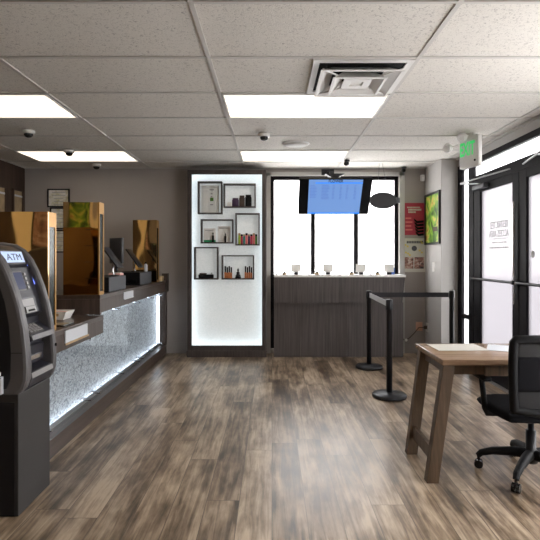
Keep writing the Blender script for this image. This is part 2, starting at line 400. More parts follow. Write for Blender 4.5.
# vent
vx0, vx1, vy0, vy1 = GX+PX-.665, GX+PX-.013, GY+.011, GY+PY-.011
V = thing('ceiling_vent', 'square white air vent with nested louvre rings set in the ceiling tiles', 'vent', ((vx0+vx1)/2, (vy0+vy1)/2, CEIL))
vcx, vcy = (vx0+vx1)/2, (vy0+vy1)/2
def ring_flat(mb, hx, w, z0, z1, flare=0.0):
    # square ring, sloping outwards by flare towards the bottom
    o = [(vcx+sx*hx, vcy+sy*hx) for sx, sy in ((-1,-1),(1,-1),(1,1),(-1,1))]; i_ = [(vcx+sx*(hx-w), vcy+sy*(hx-w)) for sx, sy in ((-1,-1),(1,-1),(1,1),(-1,1))]
    o2 = [(vcx+sx*(hx-flare), vcy+sy*(hx-flare)) for sx, sy in ((-1,-1),(1,-1),(1,1),(-1,1))]; i2 = [(vcx+sx*(hx-w-flare), vcy+sy*(hx-w-flare)) for sx, sy in ((-1,-1),(1,-1),(1,1),(-1,1))]
    vs = [(x,y,z0) for x,y in o]+[(x,y,z0) for x,y in i_]+[(x,y,z1) for x,y in o2]+[(x,y,z1) for x,y in i2]; fs = []
    for k in range(4):
        j = (k+1)%4; fs += [(k,j,4+j,4+k), (8+k,12+k,12+j,8+j), (k,8+k,8+j,j), (4+k,4+j,12+j,12+k)]
    mb.add(vs, fs)
a = MB(); a.box(vx0+.02, vx1-.02, vy0+.02, vy1-.02, CEIL-.006, CEIL-.001); a.build('duct_shade', 'gap_black', V)  # black sheet stands for the shade inside the duct
a = MB(); ring_flat(a, .322, .042, CEIL-.016, CEIL-.001); a.build('flange', 'white_metal', V)
a = MB(); ring_flat(a, .265, .012, CEIL-.055, CEIL-.004, .085); ring_flat(a, .270, .018, CEIL-.060, CEIL-.055); a.build('outer_louvre', 'white_metal', V)
a = MB(); ring_flat(a, .175, .012, CEIL-.070, CEIL-.004, .075); ring_flat(a, .180, .018, CEIL-.075, CEIL-.070); a.build('inner_louvre', 'white_metal', V)
a = MB(); ring_flat(a, .095, .05, CEIL-.055, CEIL-.010, .03); a.box(vcx-.05, vcx+.05, vcy-.05, vcy+.05, CEIL-.045, CEIL-.035); a.build('centre_cone', 'white_metal', V)
for sx, sy in ((-1,-1),(1,-1),(1,1),(-1,1)): MB().tube([(vcx+sx*.06, vcy+sy*.06, CEIL-.05), (vcx+sx*.255, vcy+sy*.255, CEIL-.045)], .006, 6).build('corner_strut', 'white_metal', V)

# dome cameras
def dome(x, y, d, label, s=1.0):
    p = Vector(((x-CX)*d/F, d, CEIL-.009))
    D = thing('dome_camera', label, 'security camera', p, 'white dome cameras on the ceiling')
    MB().lathe(p.x, p.y, p.z, [(.052,0),(.060,-.006),(.060,-.026),(.052,-.036),(.04,-.038)]).build('housing', 'white_plastic', D)
    MB().lathe(p.x, p.y, p.z-.036, [(.043,0),(.041,-.016),(.030,-.030),(.014,-.037),(.002,-.039)]).build('dome', 'lens', D)
    return D
d0 = dome(28.5, 133, 4.93, 'white dome camera nearest the left picture edge, on the ceiling over the counter')
dup(d0, (-2.365, 5.83, CEIL-.009), 'white dome camera silhouetted against the far left ceiling panel')
dup(d0, (-2.36, 6.72, CEIL-.009), 'white dome camera by the back wall beyond the far left ceiling panel')
dup(d0, (-.08, 5.06, CEIL-.009), 'white dome camera between the two right hand ceiling panels')
p = Vector(((296-CX)*5.55/F, 5.55, CEIL))
S = thing('ceiling_speaker', 'round flat white speaker grille flush in the ceiling tile', 'speaker', p)
MB().lathe(p.x, p.y, p.z-.001, [(.15,0),(.15,-.006),(.135,-.012)]).build('rim', 'white_metal', S)
MB().lathe(p.x, p.y, p.z-.012, [(.13,0),(.13,-.004),(.02,-.007)]).build('grille', 'grid_white', S)
def bullet(x, y, d, label, m):
    p = Vector(((x-CX)*d/F, d, CEIL-.0085)); D = thing('bullet_camera', label, 'security camera', p)
    MB().cyl(p.x, p.y, p.z-.02, p.z, .035).build('mount', m, D)
    MB().tube([(p.x,p.y,p.z-.045),(p.x-.02,p.y-.05,p.z-.055)], .03, 14).build('body', m, D)
    MB().tube([(p.x-.02,p.y-.05,p.z-.055),(p.x-.024,p.y-.056,p.z-.0565)], .022, 14).build('lens', 'lens', D)
    MB().cyl(p.x, p.y, p.z-.045, p.z-.02, .012).build('neck', m, D)
bullet(404, 168, 6.95, 'small dark camera on the ceiling in the corner above the red poster', 'grey_box')
S = thing('motion_sensor', 'small white motion sensor high in the corner right of the posters', 'sensor', (2.125, YB, 2.47))
MB().bbox(2.095, 2.155, YB-.05, YB, 2.43, 2.52, .015).build('housing', 'white_plastic', S)
MB().sphere(2.125, YB-.05, 2.465, .02, sc=(1,.4,1)).build('sensor_lens', 'shelf_white', S)

# ------------------------------------------------------------------ back window
wn = struct(empty('window_1', (WX0, YB, WZ0)))
fy0, fy1 = YB+.05, YB+.11
f = MB(); f.ring_xz(WX0, WX1, WZ0, WZ1, .05, fy0, fy1); f.build('window_frame', 'bronze_frame', wn)
for xa, xb in ((.555,.615), (1.17,1.23)): MB().box(xa, xb, fy0, fy1, WZ0+.05, WZ1-.05).build('mullion', 'bronze_frame', wn)
MB().box(WX0+.05, WX1-.05, fy0, fy1, .66, .71).build('transom_bar', 'bronze_frame', wn)
for xa, xb in ((WX0+.05,.555),(.615,1.17),(1.23,WX1-.05)): MB().box(xa, xb, fy0+.025, fy0+.033, .71, WZ1-.05).build('pane', 'window_film', wn)
for xa, xb in ((WX0+.05,.555),(.615,1.17),(1.23,WX1-.05)): MB().box(xa, xb, fy0+.025, fy0+.033, WZ0+.05, .66).build('pane', 'window_film', wn)
f = MB(); f.box(WX0-.055, WX0+.0, YB-.02, YB+.05, 0, WZ1+.04); f.box(WX1, WX1+.075, YB-.02, YB, 0, WZ1+.04); f.box(WX0-.055, WX1+.075, YB-.02, YB, WZ1, WZ1+.05)
struct(f.build('trim_2', 'window_trim'))

# ------------------------------------------------------------------ storefront
FX0, FX1 = XS-.01, XS+.07
f = MB(); H1 = 2.515
f.box(FX0, FX1, SY0, 6.41, 2.45, H1)                       # head
f.box(FX0, FX1, 6.27, 6.41, 0, 2.45)                       # end post
f.box(FX0, FX1, 5.915, 6.06, 0, 2.45)                      # door jamb
f.box(FX0, FX1, 3.60, 3.745, 0, 2.45)
f.box(FX0, FX1, 3.745, 5.915, 2.19, 2.305)                 # door header
f.box(FX0, FX1, SY0, SY0+.08, 0, 2.45); f.box(FX0, FX1, 2.42, 2.50, 0, 2.45)
f.box(FX0, FX1, SY0+.08, 3.60, 0, .10); f.box(FX0, FX1, 6.06, 6.27, 0, .10)
struct(f.build('trim_3', 'bronze_frame', None, .004))
struct(MB().box(XS-.04, XS+.06, 3.745, 5.915, 0, .012).build('trim_4', 'alu'))
w2 = struct(empty('window_2', (XS, 6.16, 0)))
MB().box(XS+.02, XS+.028, 6.06, 6.27, .10, .60).build('pane', 'window_film', w2); MB().box(XS+.02, XS+.028, 6.06, 6.27, .65, 2.45).build('pane', 'window_film', w2)
MB().box(FX0+.005, FX1, 6.06, 6.27, .60, .65).build('transom_bar', 'bronze_frame', w2)
struct(MB().box(XS+.02, XS+.028, 3.745, 5.915, 2.305, 2.45).build('window_3', 'window_film'))
w4 = struct(empty('window_4', (XS, 2.4, 0)))  # unseen storefront glazing, added and sized for daylight from the right
for a_, b_ in ((SY0+.08, 2.42), (2.50, 3.60)): MB().box(XS+.02, XS+.028, a_, b_, .10, 2.45).build('pane', 'window_film', w4)
def leaf(n, y0, y1, g0, g1, hinge_far):
    D = struct(empty(n, (XS, (y0+y1)/2, 0)))
    f = MB(); f.box(XS-.005, XS+.045, y0, g0, .015, 2.19); f.box(XS-.005, XS+.045, g1, y1, .015, 2.19)
    f.box(XS-.005, XS+.045, g0, g1, 2.11, 2.19); f.box(XS-.005, XS+.045, g0, g1, .015, .22); f.build('leaf_frame', 'bronze_frame', D, .003)
    MB().box(XS+.018, XS+.026, g0, g1, .22, 2.11).build('pane', 'frosted_glass', D)
    b = MB(); b.tube([(XS-.05, y0+.03, 1.11), (XS-.05, y1-.03, 1.11)], .014, 12); b.box(XS-.06, XS-.004, y0+.02, y0+.05, 1.09, 1.13); b.box(XS-.06, XS-.004, y1-.05, y1-.02, 1.09, 1.13)
    b.build('push_bar', 'black_metal', D)
    c = MB(); yh = y1-.10 if hinge_far else y0+.10; s = -1 if hinge_far else 1
    c.bbox(XS-.07, XS-.008, min(yh, yh+s*.32), max(yh, yh+s*.32), 2.125, 2.18, .01); c.build('closer_body', 'grey_box', D)
    c = MB(); c.tube([(XS-.03, yh+s*.16, 2.185), (XS-.26, yh+s*.16, 2.185)], .009, 8); c.tube([(XS-.26, yh+s*.16, 2.19), (XS-.03, yh+s*.85, 2.235)], .008, 8); c.build('closer_arm', 'alu', D)
    return D
DA = leaf('door_1', 4.835, 5.91, 4.965, 5.735, True)
DB = leaf('door_2', 3.75, 4.825, 3.925, 4.69, False)
MB().cyl(XS-.03, 4.88, .9, 1.9, .012, 10).build('edge_guard', 'chrome', DA)
XD = XS+.015
ins = lambda y, z: basis((XD, y, z), (0,1,0), (0,0,1))
text('lettering', 'RESTRICTED', .42, .075, ins(5.31, 1.705), 'decal_grey', DA)
text('lettering', 'ACCESS AREA', .46, .075, ins(5.31, 1.610), 'decal_grey', DA)
MB().box(XD-.001, XD+.001, 5.09, 5.53, 1.553, 1.559).build('rule', 'decal_grey', DA)
def bars(yc, z, w, h, n, par, m='decal_grey'):
    b = MB(); u = w/n
    for k in range(n):
        q = yc-w/2+u*k
        b.box(XD-.001, XD+.001, q, q+u*random.uniform(.55,.85), z-h/2, z+h/2)
    return b.build('fine_print', m, par)
bars(5.31, 1.515, .34, .016, 9, DA, 'decal_pale'); bars(5.31, 1.460, .44, .018, 12, DA, 'decal_pale')
for k in range(7): bars(4.33, 1.74-.078*k, .24, .022, 5, DB)
MB().box(XD-.001, XD+.001, 4.22, 4.46, 1.82, 1.88).build('fine_print', 'decal_grey', DB)
MB().tube([(XD-.001, 4.61, 1.385), (XD+.001, 4.61, 1.385)], .034, 20).build('round_sticker', 'decal_grey', DB)
# ground outside
struct(MB().box(XS+.06, 30, -25, 35, -.12, -.02).build('floor_outside', 'pavement'))
struct(MB().box(-25, XS+.06, YB+W, 35, -.12, -.02).build('floor_outside_back', 'pavement'))

# ------------------------------------------------------------------ tall display cabinet
cy0, cy1, cx0, cx1, cz1 = 6.80, 7.06, -1.150, -.082, 2.545
ix0, ix1, iz0, iz1 = -1.093, -.136, .155, 2.485
K = thing('display_cabinet', 'tall dark wood display cabinet with glowing white front and small framed niches', 'cabinet', ((cx0+cx1)/2, cy1, 0))
f = MB(); f.box(cx0, cx0+.012, cy0+.02, cy1, 0, cz1); f.box(cx1-.012, cx1, cy0+.02, cy1, 0, cz1); f.box(cx0+.012, cx1-.012, cy0+.02, cy1, cz1-.012, cz1); f.box(cx0+.012, cx1-.012, cy0+.02, cy1, 0, .10); f.build('carcass', 'cabinet_wood', K)
f = MB(); f.box(cx0, ix0, cy0, cy0+.019, .0, cz1); f.box(ix1, cx1, cy0, cy0+.019, 0, cz1); f.box(ix0, ix1, cy0, cy0+.019, iz1, cz1); f.box(ix0, ix1, cy0, cy0+.019, .0, iz0); f.build('front_frame', 'cabinet_wood', K)
MB().box(cx0-.008, cx1+.008, cy0-.012, cy0-.001, .0, .085).build('plinth', 'cabinet_wood', K)
MB().box(cx0+.013, cx1-.013, cy0+.12, cy1-.02, .101, cz1-.013).build('glowing_panel', 'backlit_panel', K)
l = MB(); e = .012
l.box(ix0-.028, ix0-.016, cy0+.03, cy0+.09, iz0, iz1); l.box(ix1+.016, ix1+.028, cy0+.03, cy0+.09, iz0, iz1); l.box(ix0, ix1, cy0+.03, cy0+.09, iz1+.012, iz1+.024); l.box(ix0, ix1, cy0+.03, cy0+.09, iz0-.024, iz0-.012)
l.build('led_strip', 'led_case', K)
by0, by1 = cy0+.012, cy0+.12
def nb(x0, y0, x1, y1):
    a = P(x0, y0, cy0); b = P(x1, y1, cy0); w = .0165
    o = MB(); o.ring_xz(a.x, b.x, b.z, a.z, w, by0, by1-.001); o.build('niche_frame', 'cabinet_wood', K)
    return a.x+w, b.x-w, b.z+w, a.z-w            # inner x0, x1, floor z, top z
n1_ = nb(197.4,181.1,221.9,213.7); n2_ = nb(223.3,183.3,255.6,207.3); n3_ = nb(200.4,219.2,233,243.3)
n4_ = nb(235.2,213,259.6,245.3); n5_ = nb(193.7,247,217.9,279.6); n6_ = nb(221.4,255.2,254,279.6)
ym = (by0+by1)/2
def px(x): return (x-CX)*cy0/F
fz = n1_[2]+.001
T = thing('display_card', 'pale card with a small green square, standing in the top left niche', 'card', (px(210), ym, fz))
MB().box(n1_[0]+.03, n1_[1]-.03, ym+.01, ym+.016, fz, n1_[3]-.03).build('card', 'case_board', T)
MB().box(px(209.3), px(212.8), ym+.007, ym+.0095, P(0,200.5,cy0).z, P(0,197,cy0).z).build('green_square', 'mid_green', T)
for yy, w_ in ((189, 2.2), (193, .8), (196, .8), (204, 1.5)):
    z_ = P(0,yy,cy0).z; MB().box(px(211)-w_*.0136, px(211)+w_*.0136, ym+.007, ym+.0095, z_-.008, z_+.008).build('print_line', 'decal_grey', T)
def item(name, label, cat, x0, x1, h, m, nz, group, y0=None, capm=None, ins_=.006, lf=.80):
    z = nz[2]+.001; y0 = ym-.025 if y0 is None else y0
    o = thing(name, label, cat, ((px(x0)+px(x1))/2, y0+.02, z), group)
    MB().bbox(px(x0), px(x1), y0, y0+.045, z, z+h*lf, .003, 2).build('body', m, o)
    MB().bbox(px(x0)+ins_, px(x1)-ins_, y0+ins_, y0+.045-ins_, z+h*lf, z+h, .003, 2).build('lid', capm or m, o)
    return o
item('product_box', 'low purple and white box at the left of the upper right niche', 'box', 227, 231.5, .06, 'paper', n2_, 'boxes in the upper right niche')
item('product_box', 'dark purple box in the middle of the upper right niche', 'box', 231.8, 238.5, .115, 'purple', n2_, 'boxes in the upper right niche')
item('product_box', 'tall dark brown box right of the purple one in the niche', 'box', 238.9, 244.6, .15, 'brown_dark', n2_, 'boxes in the upper right niche')
item('product_box', 'tall black box at the right end of the upper right niche', 'box', 245, 251.4, .16, 'black_plastic', n2_, 'boxes in the upper right niche')
def pcard(x0, x1, h, n, label, green):
    z = n[2]+.001; o = thing('product_card', label, 'card', (px((x0+x1)/2), ym+.02, z), 'white cards in the middle left niche')
    MB().box(px(x0), px(x1), ym+.02, ym+.026, z, z+h).build('card', 'paper', o)
    if green: MB().box(px(x0), px(x1), ym+.012, ym+.0185, z, z+.03).build('green_band', 'green_strip', o)
    MB().box(px(x0)+.02, px(x1)-.03, ym+.015, ym+.0185, z+h-.03, z+h-.022).build('print_line', 'decal_grey', o)
pcard(203, 215, .19, n3_, 'white product card with a green band along its foot', True)
pcard(217, 230, .22, n3_, 'taller plain white product card right of the green banded one', False)
def vape(x, h, label):
    z = n3_[2]+.001; o = thing('vaporizer', label, 'vaporizer', (px(x), ym-.01, z), 'black vaporizers in the niche')
    MB().bbox(px(x)-.012, px(x)+.012, ym-.022, ym, z, z+h*.7, .004).build('body', 'black_plastic', o)
    MB().bbox(px(x)-.007, px(x)+.007, ym-.017, ym-.005, z+h*.7, z+h, .003).build('mouthpiece', 'black_gloss', o)
vape(212.5, .13, 'black vaporizer in front of the green banded card'); vape(225, .12, 'black vaporizer in front of the plain card')
cols = ['lime','red','teal','red_soft','purple','red','red_soft','mid_green']; nm = ['lime green','dark red','teal','light red','purple','crimson','pale red','leaf green']
for k in range(8):
    x = 238+k*2.42
    item('product_carton', f'slim {nm[k]} carton in the row, ' + ('left end of the row' if k == 0 else 'right end of the row' if k == 7 else f'just right of the {nm[k-1]} one'), 'carton', x, x+2.2, .135 if k % 3 else .15, cols[k], n4_, 'coloured cartons in the right niche', capm='black_plastic' if k % 2 else 'tan', ins_=.0005)
z = n5_[2]+.001
o = thing('device_tray', 'flat black device lying in the lower left niche', 'device', (px(205.5), ym, z))
MB().bbox(px(198), px(213), ym-.035, ym+.03, z, z+.05, .008).build('body', 'black_plastic', o)
MB().bbox(px(199), px(206), ym-.030, ym+.02, z+.05, z+.07, .006).build('lid', 'brown_dark', o)
MB().cyl(px(211), ym, z+.05, z+.075, .012, 14).build('knob', 'alu', o)
for x0, side in ((224, 'left'), (244.4, 'right')):
    for j in range(4):
        item('dropper_bottle', f'orange bottle with black cap, {["far left","second","third","far right"][j]} in the {side} cluster of the lowest niche', 'bottle', x0+j*2.0, x0+j*2.0+1.8, .15 if j % 2 else .165, 'orange', n6_, 'orange bottles in the lowest niche', capm='black_plastic', ins_=.003, lf=.5)
z = n6_[2]+.001; x = px(237.8)
o = thing('figurine', 'small dark seated figurine between the orange bottles', 'figurine', (x, ym, z))
MB().lathe(x, ym, z, [(.040,0),(.042,.012),(.034,.02)], 16).build('base', 'black_plastic', o)
MB().lathe(x, ym, z+.02, [(.036,0),(.034,.02),(.022,.035),(.024,.055),(.012,.07),(.008,.073),(.014,.082),(.013,.098),(.005,.112),(.001,.125)], 16).build('body', 'black_metal', o)

# ------------------------------------------------------------------ window counter
B = thing('display_counter', 'grey-brown laminate counter with white top under the back window', 'counter', (.91, 6.9, 0))
MB().box(.028, 1.785, 6.80, 7.05, 0, .742).build('body', 'grey_laminate', B, .002)
MB().prism_y([(.028,.742),(1.755,.742),(1.79,1.088),(.028,1.088)], 6.73, 7.05).build('fascia', 'grey_laminate', B)
MB().box(.028, 1.80, 6.72, 7.055, 1.088, 1.118).build('worktop', 'shelf_white', B)
WT = 1.118
def pj(x, d=6.85): return (x-CX)*d/F
place = ['at the left end of the window counter', 'second from the left on the window counter', 'third from the left, beside the right mullion', 'at the right end of the window counter']
card0 = dish0 = post0 = None
for k, (dx, cx_) in enumerate(((284.5,296),(317,328),(351.5,361),(377.5,389))):
    lab = 'white card on a small black stand ' + place[k]
    if card0 is None:
        x = pj(cx_); card0 = thing('display_stand', lab, 'display stand', (x, 6.85, WT), 'white cards along the window counter')
        MB().bbox(x-.030, x+.030, 6.82, 6.88, WT, WT+.035, .005).build('base', 'black_plastic', card0)
        MB().box(x-.068, x+.068, 6.855, 6.861, WT+.035, WT+.145, None).build('card', 'paper_cream' if k == 3 else 'paper', card0)
    else: dup(card0, (pj(cx_), 6.85, WT), lab)
    lab = 'small tray holding a sample ' + place[k]
    if dish0 is None:
        x = pj(dx, 6.82); dish0 = thing('sample_tray', lab, 'tray', (x, 6.82, WT), 'sample trays along the window counter')
        MB().lathe(x, 6.82, WT, [(.028,0),(.045,.02),(.042,.022),(.03,.008)], 18).build('dish', 'tan', dish0)
        MB().bbox(x-.02, x+.02, 6.80, 6.84, WT+.009, WT+.045, .008).build('sample', 'grey_box', dish0)
        MB().box(x-.035, x+.035, 6.80, 6.84, WT+.06, WT+.066).build('cover', 'paper_grey', dish0)
        MB().tube([(x, 6.82, WT+.045), (x, 6.82, WT+.06)], .004, 8).build('stem', 'alu', dish0)
    else: dup(dish0, (pj(dx, 6.82), 6.82, WT), lab)
for k, x_ in enumerate((276.5, 308.5, 340, 371)):
    lab = 'thin dark tether post ' + ['left of the first white card', 'between the first and second white cards', 'between the second and third white cards', 'between the third and fourth white cards'][k]
    if post0 is None:
        x = pj(x_, 6.78); post0 = thing('tether_post', lab, 'post', (x, 6.78, WT), 'tether posts along the window counter')
        MB().lathe(x, 6.78, WT, [(.016,0),(.016,.006),(.007,.010),(.007,.055),(.010,.058),(.004,.064)], 14).build('post', 'grey_box', post0)
        MB().tube([(x, 6.78, WT+.05), (x+.03, 6.79, WT+.03), (x+.05, 6.80, WT+.002)], .0025, 6).build('tether', 'black_plastic', post0)
    else: dup(post0, (pj(x_, 6.78), 6.78, WT), lab)
x = pj(393.5, 6.9); o = thing('blue_bottle', 'small blue bottle beside the rightmost white card', 'bottle', (x, 6.93, WT))
MB().lathe(x, 6.93, WT, [(.024,0),(.026,.01),(.026,.08),(.012,.10)], 16).build('bottle', 'blue', o); MB().cyl(x, 6.93, WT+.10, WT+.125, .013, 14).build('cap', 'black_plastic', o)

# ------------------------------------------------------------------ hanging screen
tw, th = .903, .516; tilt = math.radians(37.6)
bc = Vector((.788, 6.45, 1.908)); tcn = Vector((.788, 6.135, 2.317)); ctr = (bc+tcn)/2
upv = (tcn-bc).normalized(); Mtv = basis(ctr, (1,0,0), upv)   # local z faces the camera side, downwards
TV = thing('menu_screen', 'blue menu screen in a wide black frame hanging tilted before the window', 'screen', ctr)
MB().bbox(-tw/2, tw/2, -th/2, th/2, -.05, 0, .008, 2, Mtv).build('housing', 'black_plastic', TV)
MB().box(-.332, .332, -.245, .250, .001, .003, Mtv).build('display', 'tv_screen', TV)
MB().box(-.25, .332, .196, .212, .0035, .005, Mtv).build('header_bar', 'tv_bar', TV)
MB().box(-.332, .332, -.245, -.225, .0035, .005, Mtv).build('footer_bar', 'tv_bar', TV)
text('lettering', 'FLOWER', .18, .040, Mtv @ Matrix.Translation((.0, .231, .004)), 'tv_black', TV, bold=.02)
for cxl, n_, w_ in ((-.27,9,.09),(-.12,10,.10),(-.02,10,.035),(.07,10,.03),(.15,10,.03),(.25,10,.035)):
    m_ = MB()
    for r_ in range(n_): m_.box(cxl-w_/2, cxl+w_/2*random.uniform(.3,1), .165-r_*.021, .173-r_*.021, .0035, .005, Mtv)
    m_.build('listing_column', 'tv_text', TV)
m_ = MB(); q = Mtv @ Vector((0,.05,-.05)); m_.box(-.10,.10,-.06,.12,-.075,-.05,Mtv); m_.build('mount_plate', 'black_metal', TV)
m_ = MB(); m_.tube([q+Vector((0,.02,0)), (q.x, 6.62, 2.30), (q.x, YB-.02, 2.545)], .022, 12); m_.bbox(q.x-.09, q.x+.09, YB-.025, YB-.001, 2.515, 2.60, .004); m_.build('wall_arm', 'black_metal', TV)
m_ = MB(); m_.prism_y([(.66,2.395),(.90,2.395),(.82,2.345),(.74,2.345)], 6.19, 6.30); m_.build('top_bracket', 'black_metal', TV)
bullet(347, 167, 6.45, 'small black camera on the ceiling just above the hanging screen', 'black_metal')

# oval sign
sx_, sy_, sz_ = 1.487, 6.70, 2.117
O = thing('oval_sign', 'dark oval sign hanging on wires before the window, right of the screen', 'sign', (sx_, sy_, sz_))
pr = []
for k in range(40):
    a_ = 2*PI*k/40; xx = .185*math.cos(a_); zz = .112*math.sin(a_); pr.append((sx_+xx, sz_+zz))
MB().prism_y(pr, sy_-.012, sy_+.012).build('board', 'sign_black', O, .004)
m_ = MB(); m_.bbox(sx_+.17, sx_+.225, sy_-.02, sy_+.02, sz_-.035, sz_+.04, .01); m_.build('end_clip', 'grey_box', O)
for s in (-1, 1): MB().tube([(sx_+.07*s, sy_, sz_+.095), (sx_-.03+.02*s, sy_, CEIL-.004)], .0022, 6).build('wire', 'grey_box', O)
MB().tube([(sx_-.165, sy_, sz_-.04), (sx_-.17, sy_+.02, 1.7), (sx_-.165, sy_+.06, 1.3), (sx_-.16, sy_+.1, 1.121)], .003, 6).build('cord', 'grey_box', O)

# ------------------------------------------------------------------ posters, switch, outlets
def poster_back(x0, y0, x1, y1):
    a = P(x0, y0, YB); b = P(x1, y1, YB); return a.x, b.x, b.z, a.z
x0, x1, z0, z1 = poster_back(403.2, 203, 424, 235)
R = thing('poster', 'red poster with pale title and black fanned shapes, above the collage poster', 'poster', ((x0+x1)/2, YB, z0))
MB().box(x0, x1, YB-.006, YB-.0005, z0, z1).build('sheet', 'red', R)
yf = YB-.0085
def rc(fx0, fz0, fx1, fz1, m_, nme='print'):
    w_, h_ = x1-x0, z1-z0
    return MB().box(x0+w_*fx0, x0+w_*fx1, yf, YB-.0062, z0+h_*(1-fz1), z0+h_*(1-fz0)).build(nme, m_, cur)
cur = R
m_ = MB(); w_, h_ = x1-x0, z1-z0
for r_, (fa, fb, fz_, hh) in enumerate(((.18,.80,.12,.035), (.24,.86,.18,.06), (.24,.60,.26,.05))):
    u = fa
    while u < fb:
        m_.box(x0+w_*u, x0+w_*min(u+.05, fb), yf, YB-.0062, z1-h_*(fz_+hh), z1-h_*fz_); u += .065
m_.build('title_print', 'poster_white', R)
m_ = MB()
for r_ in range(4): m_.box(x0+w_*.1, x0+w_*(.38+.06*(r_%2)), yf, YB-.0062, z1-h_*(.50+.12*r_), z1-h_*(.455+.12*r_))
m_.build('body_print', 'red_soft', R)
m_ = MB()
for r_ in range(5):
    cz = z1-h_*(.56+.10*r_); c0 = x0+w_*(.50+.02*r_)
    m_.prism_y([(c0, cz+h_*.08), (c0+w_*.16, cz), (x1-w_*.02, cz+h_*.02), (x1-w_*.02, cz-h_*.055), (c0+w_*.14, cz-h_*.075), (c0+w_*.02, cz+h_*.01)], yf-.001*r_*.2, YB-.0062)
m_.build('fan_print', 'black_plastic', R)
x0, x1, z0, z1 = poster_back(403.1, 238.3, 425.2, 272)
R = thing('poster', 'white poster with yellow marks, round emblem and photo collage, below the red one', 'poster', ((x0+x1)/2, YB, z0)); cur = R
MB().box(x0, x1, YB-.006, YB-.0005, z0, z1).build('sheet', 'poster_white', R)
w_, h_ = x1-x0, z1-z0; m_ = MB(); u = .16
while u < .86: m_.box(x0+w_*u, x0+w_*(u+.055), yf, YB-.0062, z1-h_*.15, z1-h_*.08); u += .075
m_.build('title_print', 'grey_box', R)
m_ = MB()
for fx, fz_ in ((.1,.2),(.2,.24),(.12,.42),(.22,.45),(.3,.5),(.74,.36),(.84,.42),(.8,.1),(.86,.14)): m_.box(x0+w_*(fx-.04), x0+w_*(fx+.04), yf, YB-.0062, z1-h_*(fz_+.025), z1-h_*(fz_-.025))
m_.build('yellow_marks', 'yellow', R)
MB().tube([(x0+w_*.5, YB-.0062, z1-h_*.30), (x0+w_*.5, yf, z1-h_*.30)], w_*.12, 20).build('emblem', 'grey_box', R)
for fa, fb in ((.05,.46),(.50,.93)): rc(fa, .56, fb, .90, 'collage', 'collage_photo')
# green framed picture on the side wall
R = thing('framed_picture', 'leafy green and yellow picture in a black frame on the side wall', 'picture', (XR, 6.73, 1.52))
MB().ring_yz(6.43, 7.045, 1.53, 2.225, .028, XR-.025, XR-.0005).build('frame', 'black_metal', R)
MB().box(XR-.012, XR-.0005, 6.458, 7.017, 1.558, 2.197).build('print', 'leafy', R)
MB().prism_y([(XR-.0135,1.70),(XR-.0125,1.70),(XR-.0125,1.76),(XR-.0135,1.76)], 6.52, 6.68).build('printed_block', 'brown_dark', R)
S = thing('light_switch', 'white light switch plate on the side wall below the green picture', 'switch', (XR, 6.70, 1.226))
MB().bbox(XR-.008, XR, 6.655, 6.745, 1.165, 1.29, .003).build('plate', 'white_plastic', S); MB().bbox(XR-.014, XR-.008, 6.685, 6.715, 1.20, 1.255, .002).build('rocker', 'shelf_white', S)
S = thing('wall_outlet', 'copper toned outlet plate on the back wall near the floor', 'outlet', (2.08, YB, .376), 'outlets in the corner')
MB().bbox(2.035, 2.13, YB-.008, YB, .315, .44, .003).build('plate', 'copper', S)
S = thing('wall_outlet', 'pale outlet plate with a black plug on the side wall near the floor', 'outlet', (XR, 6.98, .376), 'outlets in the corner')
MB().bbox(XR-.008, XR, 6.935, 7.03, .315, .44, .003).build('plate', 'white_plastic', S); MB().bbox(XR-.05, XR-.008, 6.96, 7.0, .355, .40, .006).build('plug', 'brown_dark', S)
S = thing('power_cord', 'thin brown cord drooping from the corner outlet to the window counter', 'cord', (2.12, 6.98, .37))
MB().tube([(2.12,6.98,.375),(2.05,6.98,.375),(1.98,6.98,.29),(1.92,6.97,.235),(1.86,6.96,.20),(1.82,6.96,.215)], .006, 8).build('cable', 'brown_dark', S)
MB().sphere(1.865, 6.955, .205, .020).build('plug', 'white_plastic', S)
# framed certificates on the back wall
def cert(x0_, y0_, x1_, y1_, label, fm='black_metal'):
    a = P(x0_, y0_, YB); b = P(x1_, y1_, YB)
    o = thing('framed_certificate', label, 'certificate', ((a.x+b.x)/2, YB, b.z), 'certificates on the back wall')
    MB().ring_xz(a.x, b.x, b.z, a.z, .018, YB-.022, YB-.0005).build('frame', fm, o)
    MB().box(a.x+.018, b.x-.018, YB-.010, YB-.0005, b.z+.018, a.z-.018).build('certificate_sheet', 'certificate', o)
    m_ = MB()
    for k in range(5):
        zz = a.z-.05-(a.z-b.z-.09)*k/4; hw_ = (b.x-a.x)*(.30 if k in (0,1) else .22); c_ = (a.x+b.x)/2
        m_.box(c_-hw_, c_+hw_, YB-.012, YB-.0102, zz-.004, zz+.004)
    m_.build('print_lines', 'decal_grey', o)
cert(47.8, 189, 70, 207.3, 'black framed certificate, topmost on the back wall above the counter')
cert(50.5, 207.6, 72.5, 229, 'certificate in a thin frame, middle of the column on the back wall')
cert(50.5, 230, 72.5, 252.6, 'certificate in a thin frame, lowest of the column on the back wall')
for (ya, yb, za, zb, lab) in ((6.72, 6.985, 1.15, 2.285, 'tall tan board framed on the dark wood wall, nearest the back corner'), (6.25, 6.535, 1.15, 2.275, 'tall tan board framed on the dark wood wall, at the left picture edge')):
    o = thing('framed_board', lab, 'wall board', (XL, (ya+yb)/2, za), 'boards on the dark wood wall')
    MB().ring_yz(ya, yb, za, zb, .02, XL+.0005, XL+.03).build('frame', 'brown_dark', o)
    MB().box(XL+.0005, XL+.015, ya+.02, yb-.02, za+.02, zb-.02).build('board', 'tan_board', o)
    MB().box(XL+.016, XL+.02, ya+.02, yb-.02, zb-.10, zb-.075).build('pale_strip', 'paper_grey', o)

